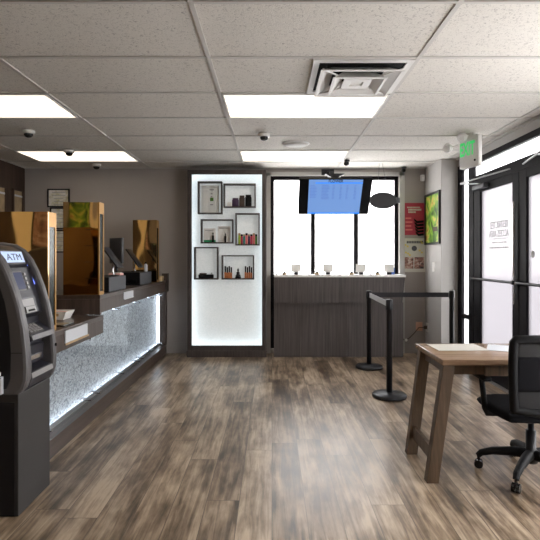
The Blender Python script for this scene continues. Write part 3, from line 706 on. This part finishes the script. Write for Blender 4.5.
# ------------------------------------------------------------------ exit sign
q0 = Vector((1.95, 5.20, 0)); q1 = Vector((2.04, 4.95, 0)); ex = (q1-q0).normalized()
Me = basis((q0+q1)/2 + Vector((0,0,2.43)), ex, (0,0,1))    # local z faces the room
E = thing('exit_sign', 'white exit sign with green letters and two lamp heads under the ceiling', 'exit sign', ((q0+q1)/2+Vector((0,0,CEIL))))
MB().bbox(-.135, .135, -.16, .155, -.05, .0, .008, 2, Me).build('housing', 'white_plastic', E)
MB().box(-.10, .06, -.07, .12, .0005, .003, Me).build('letter_field', 'white_plastic', E)  # plain white plate behind the letters
text('lettering', 'EXIT', .21, .14, Me @ Matrix.Translation((-.015, .03, .0035)), 'exit_green', E, bold=.03)
MB().lathe(0,0,0, [(.01,.0),(.01,.006)], 12, M=None).v
MB().tube([Me @ Vector((.09,-.10,0)), Me @ Vector((.09,-.10,.004))], .012, 12).build('test_button', 'black_plastic', E)
MB().bbox(-.06, .06, .155, .181, -.045, -.005, .004, 2, Me).build('canopy', 'white_plastic', E)
for a_, out in (((-.15,.10,.0), (-.24,.08,.06)), ((.0,.17,.0), (.0,.135,.08))):
    A_ = Me @ Vector(a_); B_ = Me @ Vector(out)
    h = MB(); h.tube([A_, B_], .008, 8); h.sphere(B_.x, B_.y, B_.z, .050); hd = h.build('lamp_head', 'white_plastic', E)
    d_ = Vector((-.55,-.75,-.35)).normalized(); MB().tube([B_+d_*.030, B_+d_*.047], [.038,.036], 16).build('lamp_lens', 'shelf_white', hd)

# ------------------------------------------------------------------ stanchions
def stan(x, d, label):
    s = thing('stanchion', label, 'stanchion', (x, d, 0), 'black belt stanchions')
    MB().lathe(x, d, 0, [(.160,0),(.165,.008),(.165,.026),(.155,.036),(.06,.050),(.032,.056)], 40).build('base', 'black_metal', s)
    MB().lathe(x, d, .05, [(.0285,0),(.0285,.80),(.031,.802)], 24).build('post', 'black_metal', s)
    MB().lathe(x, d, .85, [(.033,0),(.034,.004),(.034,.088),(.031,.096),(.01,.099)], 24).build('belt_head', 'black_metal', s)
    return s
s1 = stan(1.14, 4.857, 'black stanchion standing nearest, with a pale belt running back from it')
s2 = dup(s1, (1.19, 6.13, 0), 'black stanchion before the window counter, where the two belts meet')
s3 = dup(s1, (2.20, 6.12, 0), 'black stanchion beside the glass doors, behind the desk')
b1 = MB().box(-.0012, .0012, .036, 1.2726-.036, .868, .926, basis((1.14,4.857,0), (1.2726*1.0,-.05,0), (.05,1.2726,0)))
bl = b1.build('stanchion_belt', 'belt_grey'); tag(bl, 'pale grey retractable belt running between the two left stanchions', 'belt', 'retractable belts')
b2 = MB().box(1.19+.036, 2.20-.036, 6.124, 6.1264, .868, .926).build('stanchion_belt', 'belt_black'); tag(b2, 'black retractable belt running across to the stanchion by the doors', 'belt', 'retractable belts')

# ------------------------------------------------------------------ desk
Zt = .74
K = thing('writing_desk', 'brown wooden desk with splayed trestle legs standing by the glass doors', 'desk', (1.65, 3.3, 0))
dx0, dx1, dy0, dy1 = 1.03, 2.28, 3.02, 3.59
MB().bbox(dx0, dx1, dy0, dy1, Zt-.036, Zt, .004, 2).build('tabletop', 'desk_wood', K)
MB().box(dx0+.05, dx1-.05, dy0+.045, dy0+.07, Zt-.10, Zt-.037).build('apron', 'leg_wood', K)
MB().box(dx0+.05, dx1-.05, dy1-.07, dy1-.045, Zt-.10, Zt-.037).build('apron', 'leg_wood', K)
for xa in (dx0+.04, dx1-.065): MB().box(xa, xa+.025, dy0+.07, dy1-.07, Zt-.10, Zt-.037).build('side_rail', 'leg_wood', K)
dr = MB().box(1.30, 1.85, dy0+.025, dy0+.044, Zt-.105, Zt-.045).build('drawer', 'leg_wood', K)
def leg(xf, yf_, xt, yt):
    m_ = MB(); h = .036; vs = []
    for z_, x_, y_ in ((0, xf, yf_), (Zt-.037, xt, yt)): vs += [(x_-h, y_-.03, z_), (x_+h, y_-.03, z_), (x_+h, y_+.03, z_), (x_-h, y_+.03, z_)]
    m_.add(vs, [(0,3,2,1),(4,5,6,7),(0,1,5,4),(1,2,6,5),(2,3,7,6),(3,0,4,7)]); return m_.build('leg', 'leg_wood', K, .003)
leg(.965, 3.03, 1.075, 3.06); leg(.965, 3.47, 1.075, 3.53); leg(2.28, 3.03, 2.215, 3.06); leg(2.28, 3.47, 2.215, 3.53)
for xc in (.985, 2.27): MB().box(xc-.014, xc+.014, 3.065, 3.445, .11, .195).build('stretcher', 'leg_wood', K)
for (x_, y_, r_, w_, l_, m_, lab) in ((1.27, 3.43, .03, .34, .24, 'desk_paper', 'white sheet of paper lying flat on the desk, nearest its left end'), (1.55, 3.40, -.45, .16, .24, 'paper_grey', 'pale sheet of paper turned askew beside the first sheet on the desk')):
    Mp = Matrix.Translation((x_, y_, Zt)) @ Matrix.Rotation(r_, 4, 'Z')
    o = MB().box(-w_/2, w_/2, -l_/2, l_/2, .0006, .0022, Mp).build('paper_sheet', m_); tag(o, lab, 'paper', 'papers on the desk')

# ------------------------------------------------------------------ office chair (built facing +y round its own origin)
hx, hy = 1.61, 3.11
H = thing('office_chair', 'black office chair with mesh back and star base pushed up to the desk', 'chair', (hx, hy, 0))
L = lambda x, y, z: (hx+x, hy+y, z)
for k in range(5):
    a_ = math.radians(228-72*k); ux, uy = math.cos(a_), math.sin(a_)
    m_ = MB(); m_.tube([L(ux*.02,uy*.02,.135), L(ux*.10,uy*.10,.138), L(ux*.22,uy*.22,.122), L(ux*.285,uy*.285,.100), L(ux*.305,uy*.305,.078)], [.034,.030,.024,.021,.018], 12)
    lg = m_.build('base_leg', 'black_plastic', H)
    px_, py_ = ux*.30, uy*.30; ox, oy = -uy, ux
    m_ = MB()
    for s in (-1, 1):
        c_ = Vector(L(px_+ox*.013*s, py_+oy*.013*s, .0275)); dd = Vector((ox,oy,0))*s
        m_.tube([c_-dd*.009, c_+dd*.009], [.0275,.0265], 18)
    m_.tube([L(px_,py_,.03), L(px_,py_,.078)], .010, 10); m_.build('caster', 'black_gloss', lg)
m_ = MB(); m_.lathe(hx, hy, .085, [(.038,0),(.042,.01),(.040,.075),(.030,.085),(.030,.20),(.018,.201),(.018,.29)], 24); m_.build('gas_lift', 'black_metal', H)
m_ = MB(); m_.bbox(hx-.10, hx+.10, hy-.13, hy+.10, .365, .395, .008); m_.build('seat_plate', 'black_metal', H)
# seat: rounded cushion with a waterfall front
bm = bmesh.new(); NX, NY = 16, 16; gv = {}
def seatz(u, v):    # u,v in -1..1
    e_ = max(abs(u)**4, abs(v)**4); return .475 - .035*e_ - (.03*max(0, v-.5)**2*4) + .008*abs(u)
def sq(u, v): r_ = 1-.09*(u*u*v*v); return u*r_*.277, v*r_*.250
for s_ in (1, 0):
    for i in range(NX+1):
        for j in range(NY+1):
            u, v_ = 2*i/NX-1, 2*j/NY-1; x_, y_ = sq(u, v_); z_ = seatz(u, v_) if s_ else .395 + .02*max(abs(u)**6, abs(v_)**6)
            gv[s_, i, j] = bm.verts.new((hx+x_, hy-.02+y_, z_))
for i in range(NX):
    for j in range(NY):
        bm.faces.new([gv[1,i,j], gv[1,i+1,j], gv[1,i+1,j+1], gv[1,i,j+1]]); bm.faces.new([gv[0,i,j], gv[0,i,j+1], gv[0,i+1,j+1], gv[0,i+1,j]])
for i in range(NX):
    for j in (0, NY): bm.faces.new([gv[1,i,j], gv[1,i+1,j], gv[0,i+1,j], gv[0,i,j]]); bm.faces.new([gv[1,j,i], gv[1,j,i+1], gv[0,j,i+1], gv[0,j,i]])
MB().bm(bm, None, True).build('seat', 'black_fabric', H)
# backrest: slightly curved frame with mesh
def bk(u, z): return (hx+u*.94, hy-.285-.05*(z-.5)/.43 + .015*(u/.28)**2, z-.018*max(0,(z-.8)/.12))    # curves round the sitter
def stile(s):
    return [bk(s*.250, .49), bk(s*.262, .60), bk(s*.272, .72), bk(s*.275, .84), bk(s*.275, .900)]
m_ = MB()
fr = stile(-1) + [bk(-.268, .914), bk(-.15, .918), bk(0, .919), bk(.15, .918), bk(.268, .914)] + stile(1)[::-1] + [bk(.12, .475), bk(0, .47), bk(-.12, .475)]
m_.tube(fr + [fr[0], fr[1]], .025, 12); m_.build('back_frame', 'black_plastic', H)
m_ = MB(); vs = []; NU, NV = 14, 14
for j in range(NV+1):
    z_ = .48+(.915-.48)*j/NV; hw = .245+(.272-.245)*min(1, (z_-.5)/.25) if z_ > .5 else .235
    for i in range(NU+1): vs.append(bk(hw*(2*i/NU-1), z_))
m_.add(vs, [(j*(NU+1)+i, j*(NU+1)+i+1, (j+1)*(NU+1)+i+1, (j+1)*(NU+1)+i) for j in range(NV) for i in range(NU)], True)
o = m_.build('mesh_back', 'chair_mesh', H); sd = o.modifiers.new('solid', 'SOLIDIFY'); sd.thickness = .003
m_ = MB(); vs = []
for j in range(9):
    z_ = .60+.20*j/8
    for i in range(NU+1): b_ = Vector(bk(.262*(2*i/NU-1), z_)); b_.y += .006; vs.append(b_)
m_.add(vs, [(j*(NU+1)+i, j*(NU+1)+i+1, (j+1)*(NU+1)+i+1, (j+1)*(NU+1)+i) for j in range(8) for i in range(NU)], True)
o = m_.build('lumbar_pad', 'black_fabric', H); sd = o.modifiers.new('solid', 'SOLIDIFY'); sd.thickness = .02; sd.offset = 0
m_ = MB(); m_.tube([L(0,-.29,.70), L(0,-.31,.55), L(0,-.29,.43), L(0,-.20,.385), L(0,-.08,.38)], [.026,.028,.028,.024,.02], 12); m_.build('back_support', 'black_plastic', H)
for s in (-1, 1):
    m_ = MB(); m_.tube([L(s*.16,.0,.385), L(s*.275,.0,.39), L(s*.285,.0,.42), L(s*.298,.02,.60)], [.016,.018,.019,.016], 10); am = m_.build('armrest', 'black_plastic', H)
    MB().bbox(hx+s*.298-.028, hx+s*.298+.028, hy-.07, hy+.15, .600, .625, .011).build('arm_pad', 'black_plastic', am)

# ------------------------------------------------------------------ service counter (left)
FXc = -1.49; SEC = 4.335; NEAR = 3.02; END = 7.075; HT, LT = 1.03, .857
K = thing('service_counter', 'long dark wood service counter with glowing crinkled front and lower near section', 'counter', (-1.8, 5.0, 0))
MB().box(-2.15, FXc, SEC, END, HT-.035, HT).build('high_worktop', 'dark_laminate_flat', K, .002)
MB().box(FXc-.03, FXc-.002, SEC+.04, END, .875, HT-.036).build('high_fascia', 'dark_laminate', K)
MB().box(-2.15, FXc-.002, SEC, SEC+.038, LT+.001, HT-.036).build('end_panel', 'dark_laminate', K)
MB().box(-2.15, FXc+.03, NEAR, SEC-.002, LT-.035, LT).build('low_worktop', 'dark_laminate_flat', K, .002)
MB().box(FXc, FXc+.028, NEAR, SEC-.002, .705, LT-.036).build('low_fascia', 'dark_laminate', K)
MB().box(-2.10, FXc-.13, NEAR+.02, SEC-.01, 0.0, LT-.036).build('low_body', 'dark_laminate', K)
MB().box(-2.10, FXc-.131, SEC+.04, END, 0.0, HT-.036).build('high_body', 'dark_laminate', K)
MB().box(FXc-.13, FXc, NEAR+.02, END-.001, 0, .125).build('kickboard', 'dark_laminate_flat', K)
MB().box(FXc-.13, FXc+.004, 7.00, END, .126, .875).build('end_post', 'dark_laminate', K)
MB().box(FXc-.05, FXc+.03, 6.99, END, .876, 1.13).build('end_cap', 'dark_laminate', K)
MB().box(FXc-.129, FXc-.12, NEAR+.02, SEC, .126, .704).build('crinkled_panel', 'crumpled_sheet', K)
MB().box(FXc-.129, FXc-.12, SEC+.001, 7.0, .126, .874).build('crinkled_panel', 'crumpled_sheet', K)
MB().box(FXc-.115, FXc-.095, NEAR+.05, 6.99, .1255, .138).build('led_strip', 'led_white', K)
MB().box(FXc-.094, FXc-.088, NEAR+.05, 6.98, .1255, .160).build('added_led_lip', 'alu', K)  # added lip, hides the strip so only its glow shows
MB().box(FXc-.115, FXc-.100, SEC+.05, 6.99, .86, .872).build('led_strip', 'led_white', K)
MB().box(FXc-.115, FXc-.090, 6.985, 6.999, .15, .85).build('led_strip', 'led_white', K)
for a_, b_, zt in ((NEAR+.03, SEC-.004, .70), (SEC+.004, 5.84, .87), (5.846, 6.99, .87)): MB().box(FXc-.042, FXc-.036, a_, b_, .135, zt).build('glass_sheet', 'clear_acrylic', K)
def standoff(y, z): MB().tube([(FXc-.118,y,z),(FXc-.026,y,z)], .012, 12).build('standoff', 'chrome', K)
for y in (3.45, 4.20, 4.42, 5.15, 5.75, 5.93, 6.4, 6.9): standoff(y, .165)
for y in (4.42, 5.0, 5.75, 6.4, 6.9): standoff(y, .835)
for y in (3.45, 4.20): standoff(y, .668)
# sign plates on the fascia
def plate(yc, w_, z0_, z1_, xf, label, tb):
    o = thing('sign_plate', label, 'sign', (xf, yc, z0_), 'small plates on the counter front')
    MB().box(xf+.001, xf+.008, yc-w_/2, yc+w_/2, z0_, z1_).build('plate', 'paper_grey', o)
    if tb: MB().box(xf+.009, xf+.016, yc-w_/2-.01, yc+w_/2+.01, z0_-.014, z0_).build('holder', 'tan', o)
    else: MB().box(xf+.009, xf+.014, yc-w_/2, yc+w_/2, z0_-.004, z0_+.004).build('holder', 'alu', o)
plate(3.73, .42, .752, .838, FXc+.029, 'pale blue plate with tan lip on the low counter front', True)
plate(5.18, .34, .935, 1.005, FXc-.001, 'small pale plate on the high counter front below the black boxes', False)
# bronze mirror cases
def mirror_case(x0, x1, y0, y1, z0, z1, label, yaw=0.0):
    o = thing('mirror_case', label, 'display case', (x1, y0, z0), 'bronze mirrored display cases on the counter')
    mw = (x1-x0-(.013 if yaw else 0)); MB().box(0, mw/math.cos(yaw), 0, .005, z0, z1, Matrix.Translation((x0, y0+.001, 0)) @ Matrix.Rotation(yaw, 4, 'Z')).build('mirror_front', 'bronze_mirror', o)
    MB().box(x0, x1-.012, y1-.006, y1, z0, z1).build('mirror_back', 'bronze_mirror', o)
    MB().box(x0, x0+.006, y0+.006, y1-.006, z0, z1).build('side_glass', 'bronze_mirror', o)
    MB().box(x1-.010, x1-.004, y0+.012, y1-.012, z0+.03, z1-.10).build('side_glass', 'tinted_edge_glass', o)
    f_ = MB(); f_.box(x1-.012, x1, y0+.0065, y0+.018, z0, z1); f_.box(x1-.012, x1, y1-.018, y1, z0, z1); f_.box(x1-.012, x1, y0+.018, y1-.018, z1-.10, z1); f_.box(x1-.012, x1, y0+.018, y1-.018, z0, z0+.03)
    f_.build('edge_frame', 'brass', o)
    n_ = 5
    for k in range(1, n_): zz = z0+(z1-z0-.1)*k/n_; MB().box(x0+.02, x1-.013, y0+.02, y1-.02, zz, zz+.006).build('shelf', 'tinted_edge_glass', o)
    MB().bbox(x1-.04, x1-.014, y0+.04, y0+.07, z0+.04, z0+.12, .004).build('lock_box', 'black_plastic', o)
    return o
mat('brass', (.42,.22,.05), .35, metal=.5)
mirror_case(-2.13, -1.505, 3.36, 3.49, LT, 1.665, 'bronze mirrored case on the low counter behind the cash machine')
mirror_case(-1.812, -1.500, 4.337, 4.466, HT, 1.838, 'tall bronze mirrored case at the near end of the high counter', math.radians(6))
mirror_case(-1.815, -1.505, 6.52, 6.66, HT, 1.842, 'tall bronze mirrored case at the far end of the high counter')
# paper tray on the low counter
o = thing('napkin_tray', 'white folded paper tray with brown print on the low counter', 'tray', (-1.76, 4.07, LT))
m_ = MB(); m_.add([(-1.86,4.0,LT),(-1.67,4.0,LT),(-1.67,4.14,LT),(-1.86,4.14,LT),(-1.88,3.98,LT+.065),(-1.64,3.98,LT+.065),(-1.64,4.16,LT+.065),(-1.88,4.16,LT+.065)], [(0,1,5,4),(1,2,6,5),(2,3,7,6),(3,0,4,7),(0,3,2,1)])
q = m_.build('tray', 'paper', o); sd = q.modifiers.new('s', 'SOLIDIFY'); sd.thickness = .002
MB().box(-1.85, -1.69, 4.01, 4.13, LT+.005, LT+.055).build('napkins', 'paper_pink', o)
MB().box(-1.84,-1.70,3.978,3.984,LT+.03,LT+.050).build('brown_print', 'tan', o)
o = thing('glass_leaflet', 'thin stack of leaflets under glass on the low counter edge', 'leaflet', (-1.62, 3.6, LT))
MB().box(-1.75, -1.50, 3.60, 3.80, LT+.0005, LT+.006).build('glass', 'black_gloss', o); MB().box(-1.72,-1.53,3.63,3.77,LT+.0065,LT+.009).build('leaflet', 'tan_board', o)
# black boxes, monitor, tablets
def blackbox(x0, x1, y0, y1, h, label):
    o = thing('register_box', label, 'register', (x1, y0, HT), 'black register boxes on the counter')
    MB().box(x0, x1-.004, y0, y1, HT, HT+h).build('body', 'black_plastic', o, .004); MB().box(x1-.004, x1, y0+.004, y1-.004, HT+.004, HT+h-.004).build('front_panel', 'grey_box', o)
    MB().box(x0+.03, x1-.05, y0-.004, y0, HT+.02, HT+.06).build('drawer_front', 'black_gloss', o)
blackbox(-1.90, -1.52, 4.665, 5.20, .142, 'black box at the near end of the high counter carrying a tilted tablet')
blackbox(-1.88, -1.53, 5.80, 6.35, .150, 'black box further along the high counter, before the far mirrored case')
def tablet(A, B_, y, zb, label):
    A = Vector(A); B_ = Vector(B_); c_ = (A+B_)/2; e_ = (B_-A); o = thing('tablet', label, 'tablet', (c_.x, y, zb), 'tilted tablets on stands')
    M_ = basis((c_.x, y, c_.y), (e_.x, 0, e_.y), (0, 1, 0)); ln = e_.length
    MB().bbox(-ln/2, ln/2, -.10, .10, -.007, .007, .004, 2, M_).build('slab', 'black_metal', o)
    MB().box(-ln/2+.01, ln/2-.01, -.092, .092, -.0092, -.0072, M_).build('screen', 'black_gloss', o)
    q = M_ @ Vector((.02, 0, -.004)); m_ = MB()
    m_.tube([q+Vector((0,0,-.002)), (q.x-.015, y, zb+.05), (q.x, y, zb+.008)], .010, 10); m_.build('arm', 'chrome', o)
    MB().lathe(q.x, y, zb, [(.055,0),(.055,.008),(.02,.012)], 20).build('foot', 'black_metal', o)
tablet((-1.645,1.455), (-1.495,1.255), 4.94, HT+.143, 'dark tablet tilted on a stand upon the nearer black box')
tablet((-1.735,1.455), (-1.575,1.235), 6.02, HT+.151, 'dark tablet tilted on a stand upon the further black box')
o = thing('monitor', 'black monitor standing on the counter between the two black boxes', 'monitor', (-1.71, 5.5, HT))
Mm = Matrix.Translation((-1.71, 5.5, 1.43)) @ Matrix.Rotation(math.radians(-42), 4, 'Z')
MB().bbox(-.125, .125, -.015, .015, -.14, .14, .006, 2, Mm).build('screen_housing', 'grey_box', o)
MB().box(-.115, .115, .0155, .017, -.125, .13, Mm).build('screen', 'black_gloss', o)
MB().tube([(-1.71,5.5,HT+.012),(-1.71,5.5,1.33)], .016, 12).build('stand', 'black_metal', o)
MB().bbox(-1.80,-1.62,5.42,5.58,HT,HT+.012,.004).build('foot', 'black_metal', o)
o = thing('receipt_pad', 'pink and white pad of slips on the nearer black box', 'pad', (-1.58, 5.1, HT+.142))
MB().bbox(-1.66, -1.54, 5.07, 5.19, HT+.1425, HT+.165, .003).build('pad', 'paper_pink', o); MB().box(-1.65,-1.55,5.08,5.18,HT+.1655,HT+.169).build('top_slip', 'paper', o)
o = thing('spray_bottle', 'small pale blue bottle on the further black box', 'bottle', (-1.565, 6.12, HT+.15))
MB().lathe(-1.565, 6.2, HT+.1505, [(.02,0),(.022,.01),(.022,.08),(.010,.095)], 14).build('bottle', 'paper_grey', o); MB().cyl(-1.565, 6.2, HT+.245, HT+.268, .010, 12).build('cap', 'black_plastic', o)
o = thing('tan_box', 'small tan card box at the far end of the high counter', 'box', (-1.535, 6.85, HT))
MB().bbox(-1.60, -1.50, 6.78, 6.92, HT, HT+.07, .003).build('box', 'tan', o); MB().box(-1.56,-1.53,6.76,6.775,HT+.0,HT+.05).build('flap', 'copper', o)

# ------------------------------------------------------------------ cash machine
A0, A1 = 2.62, 3.00
K = thing('cash_machine', 'dark grey standing cash machine with curved cheeks and lit sign at the left', 'cash machine', (-1.55, 2.8, 0))
MB().box(-1.88, -1.328, 2.617, 2.99, 0, .64).build('base_cabinet', 'atm_base', K, .004)
MB().box(-1.875, -1.345, 2.612, 2.6165, .005, .60).build('side_panel', 'black_metal', K)
prof = [(-1.88,1.36),(-1.80,1.41),(-1.70,1.44),(-1.60,1.447),(-1.52,1.435),(-1.47,1.405),(-1.425,1.35),(-1.39,1.28),(-1.355,1.19),(-1.325,1.09),(-1.303,.98),(-1.290,.87),(-1.285,.78),(-1.288,.71),(-1.305,.66),(-1.345,.625),(-1.40,.615),(-1.88,.615)]
for y0, y1 in ((A0, A0+.070), (A1-.052, A1)): MB().prism_y(prof, y0, y1).build('side_cheek', 'atm_grey', K, .018)
MB().prism_y([(-1.88,1.34),(-1.70,1.375),(-1.60,1.38),(-1.53,1.36),(-1.47,1.30),(-1.43,1.22),(-1.40,1.12),(-1.378,1.0),(-1.368,.86),(-1.37,.72),(-1.39,.67),(-1.88,.67)], A0-.0045, A0-.0005).build('side_skin', 'black_metal', K)
face = [(-1.86,1.35),(-1.70,1.42),(-1.60,1.43),(-1.53,1.42),(-1.480,1.400),(-1.445,1.315),(-1.430,1.300),(-1.385,1.160),(-1.375,1.135),(-1.350,1.045),(-1.375,1.020),(-1.372,.985),(-1.300,.935),(-1.293,.905),(-1.355,.885),(-1.365,.755),(-1.300,.735),(-1.296,.70),(-1.31,.66),(-1.35,.63),(-1.86,.63)]
MB().prism_y(face, A0+.071, A1-.053).build('face_panel', 'atm_dark', K, .003)
def onface(p0, p1, ya, yb, th, nme, m_, par=K, inset=0.0):
    a = Vector((p0[0], 0, p0[1])); b = Vector((p1[0], 0, p1[1])); up_ = (a-b).normalized()
    M_ = basis(((a.x+b.x)/2, (ya+yb)/2, (a.z+b.z)/2), (0,1,0), up_)
    hl = (a-b).length/2; w_ = (yb-ya)/2
    return MB().box(-w_, w_, -hl, hl, .0005+inset, th, M_).build(nme, m_, par), M_
fa, Ma = onface((-1.478,1.396), (-1.447,1.320), A0+.074, A1-.062, .004, 'sign_panel', 'atm_grey')
onface((-1.473,1.388), (-1.451,1.328), A0+.083, A1-.075, .0065, 'lit_sign', 'atm_sign', fa, .004)
text('lettering', 'ATM', .16, .038, Ma @ Matrix.Translation((.004,0,.0072)), 'navy', fa)
fs, Ms = onface((-1.424,1.280), (-1.388,1.172), A0+.085, A0+.205, .005, 'bezel', 'atm_grey')
onface((-1.422,1.272), (-1.391,1.180), A0+.093, A0+.197, .0075, 'screen', 'atm_screen', fs, .005)
for k in range(4):
    tt = k/3; zz = 1.262-.075*tt; xx = -1.418+.024*tt
    onface((xx, zz+.007), (xx+.004, zz-.007), A0+.222, A0+.242, .006, 'side_button', 'atm_light')
onface((-1.445,1.312), (-1.40,1.20), A1-.058, A1-.0535, .004, 'blue_light', 'blue_led')
onface((-1.373,1.125), (-1.362,1.085), A0+.08, A0+.24, .006, 'card_label', 'atm_light')
rd, Mr = onface((-1.362,1.080), (-1.352,1.048), A0+.09, A0+.20, .028, 'card_reader', 'atm_light')
onface((-1.336,1.068), (-1.330,1.060), A0+.11, A0+.18, .008, 'card_slot', 'gap_black', rd)
kp, Mk = onface((-1.366,.981), (-1.306,.939), A0+.085, A0+.245, .004, 'keypad', 'atm_grey')
m_ = MB()
for r_ in range(4):
    for c_ in range(4): m_.box(-.068+c_*.036, -.040+c_*.036, .022-r_*.0165, .033-r_*.0165, .0042, .009, Mk)
m_.build('keys', 'atm_light', kp)
onface((-1.300,.932), (-1.294,.908), A0+.072, A1-.054, .008, 'shelf_lip', 'atm_grey')
dp, Md = onface((-1.358,.87), (-1.364,.78), A0+.09, A1-.09, .03, 'dispenser', 'atm_dark')
onface((-1.330,.815), (-1.334,.79), A0+.12, A1-.12, .006, 'cash_slot', 'chrome', dp)
onface((-1.299,.732), (-1.295,.705), A0+.072, A1-.054, .006, 'lower_lip', 'atm_light')
MB().tube([(-1.292, A1-.026, .84), (-1.284, A1-.026, .84)], .010, 12).build('lock', 'black_gloss', K)
m_ = MB(); m_.box(-1.885, -1.31, A0-.002, A0, .855, .858); m_.build('seam', 'gap_black', K)
o = thing('brochure_holder', 'white brochure holder fixed low on the near side of the cash machine', 'brochure holder', (-1.47, A0, .64))
MB().box(-1.56, -1.405, A0-.03, A0-.003, .645, .735).build('holder', 'paper_grey', o)
MB().box(-1.55,-1.415,A0-.022,A0-.01,.741,.76).build('brochure','paper',o)

# ------------------------------------------------------------------ things added behind the camera, only for the mirrors to reflect
o = thing('framed_picture', 'green leafy picture added behind the camera for the mirrors to reflect', 'picture', (-2.6, YR, 1.12))
MB().ring_xz(-2.87, -2.33, 1.12, 2.48, .02, YR+.001, YR+.03).build('frame', 'black_metal', o); MB().box(-2.85,-2.35,YR+.001,YR+.015,1.14,2.46).build('print','leafy',o)
o = thing('reflected_strip', 'cream strip added beside the green picture for the mirrors to reflect', 'panel', (-2.27, YR, 1.75))
MB().box(-2.32, -2.20, YR+.001, YR+.02, 1.75, 2.6).build('panel', 'cream_paint', o)
o = thing('reflected_panels', 'tan and dark panels added below the green picture for the mirrors to reflect', 'cupboard', (-2.6, YR, 0))
MB().box(-2.95, -2.62, YR+.001, YR+.03, 0, 1.11).build('tan_panel', 'tan', o); MB().box(-2.62, -2.30, YR+.001, YR+.03, 0, 1.11).build('dark_panel', 'wall_wood', o); MB().box(-2.30, -2.0, YR+.001, YR+.03, 0, 1.74).build('tan_panel', 'orange', o)
o = thing('reflected_board', 'cream board added on the dark side wall for the mirrors to reflect', 'panel', (XL, -.25, 0))
MB().box(XL+.001, XL+.02, -.54, 0.0, 0.001, 2.6).build('panel', 'cream_paint', o)
o = thing('framed_picture', 'small brown framed picture added on the side wall for the mirrors to reflect', 'picture', (XL, -.9, 1.55))
MB().ring_yz(-1.15, -.62, 1.50, 2.1, .03, XL+.001, XL+.03).build('frame', 'black_metal', o); MB().box(XL+.001, XL+.015, -1.12, -.65, 1.53, 2.07).build('print', 'collage', o)

# ------------------------------------------------------------------ daylight
w = bpy.data.worlds.new('World'); bpy.context.scene.world = w; w.use_nodes = True
wt = w.node_tree; bg = wt.nodes['Background']
tcw = wt.nodes.new('ShaderNodeTexCoord'); sp = wt.nodes.new('ShaderNodeSeparateXYZ'); wt.links.new(tcw.outputs['Generated'], sp.inputs[0])
rw = wt.nodes.new('ShaderNodeValToRGB'); rw.color_ramp.elements[0].position = .0; rw.color_ramp.elements[0].color = (1,.965,.93,1); rw.color_ramp.elements[1].position = 1; rw.color_ramp.elements[1].color = (.92,.95,1,1)
wt.links.new(sp.outputs['Z'], rw.inputs['Fac']); wt.links.new(rw.outputs['Color'], bg.inputs['Color']); bg.inputs['Strength'].default_value = 9.3
def portal(loc, rot, sx, sy):
    l = bpy.data.lights.new('window_portal', 'AREA'); l.shape = 'RECTANGLE'; l.size = sx; l.size_y = sy; l.cycles.is_portal = True
    o = bpy.data.objects.new('window_portal', l); C.objects.link(o); o.location = loc; o.rotation_euler = rot
portal((.89, YB+.14, 1.3), (-PI/2, 0, 0), 1.8, 2.4)
portal((XS+.09, 3.86, 1.25), (PI/2, 0, PI/2), 5.1, 2.4)

# ------------------------------------------------------------------ camera
cd = bpy.data.cameras.new('camera'); cam = bpy.data.objects.new('camera', cd); C.objects.link(cam)
cam.location = (0, 0, CAMZ); cam.rotation_euler = (PI/2, 0, 0)
cd.sensor_width = 36; cd.lens = F/540*36; cd.shift_x = (270-CX)/540; cd.shift_y = (CY-270)/540; cd.clip_start = .05
sc = bpy.context.scene; sc.camera = cam
sc.view_settings.view_transform = 'Standard'; sc.view_settings.look = 'None'; sc.view_settings.gamma = 1; sc.view_settings.use_curve_mapping = False
sc.view_settings.exposure = 0.22
sc.cycles.use_denoising = True; sc.cycles.sample_clamp_indirect = 6; sc.cycles.max_bounces = 10; sc.cycles.diffuse_bounces = 5; sc.cycles.transparent_max_bounces = 12
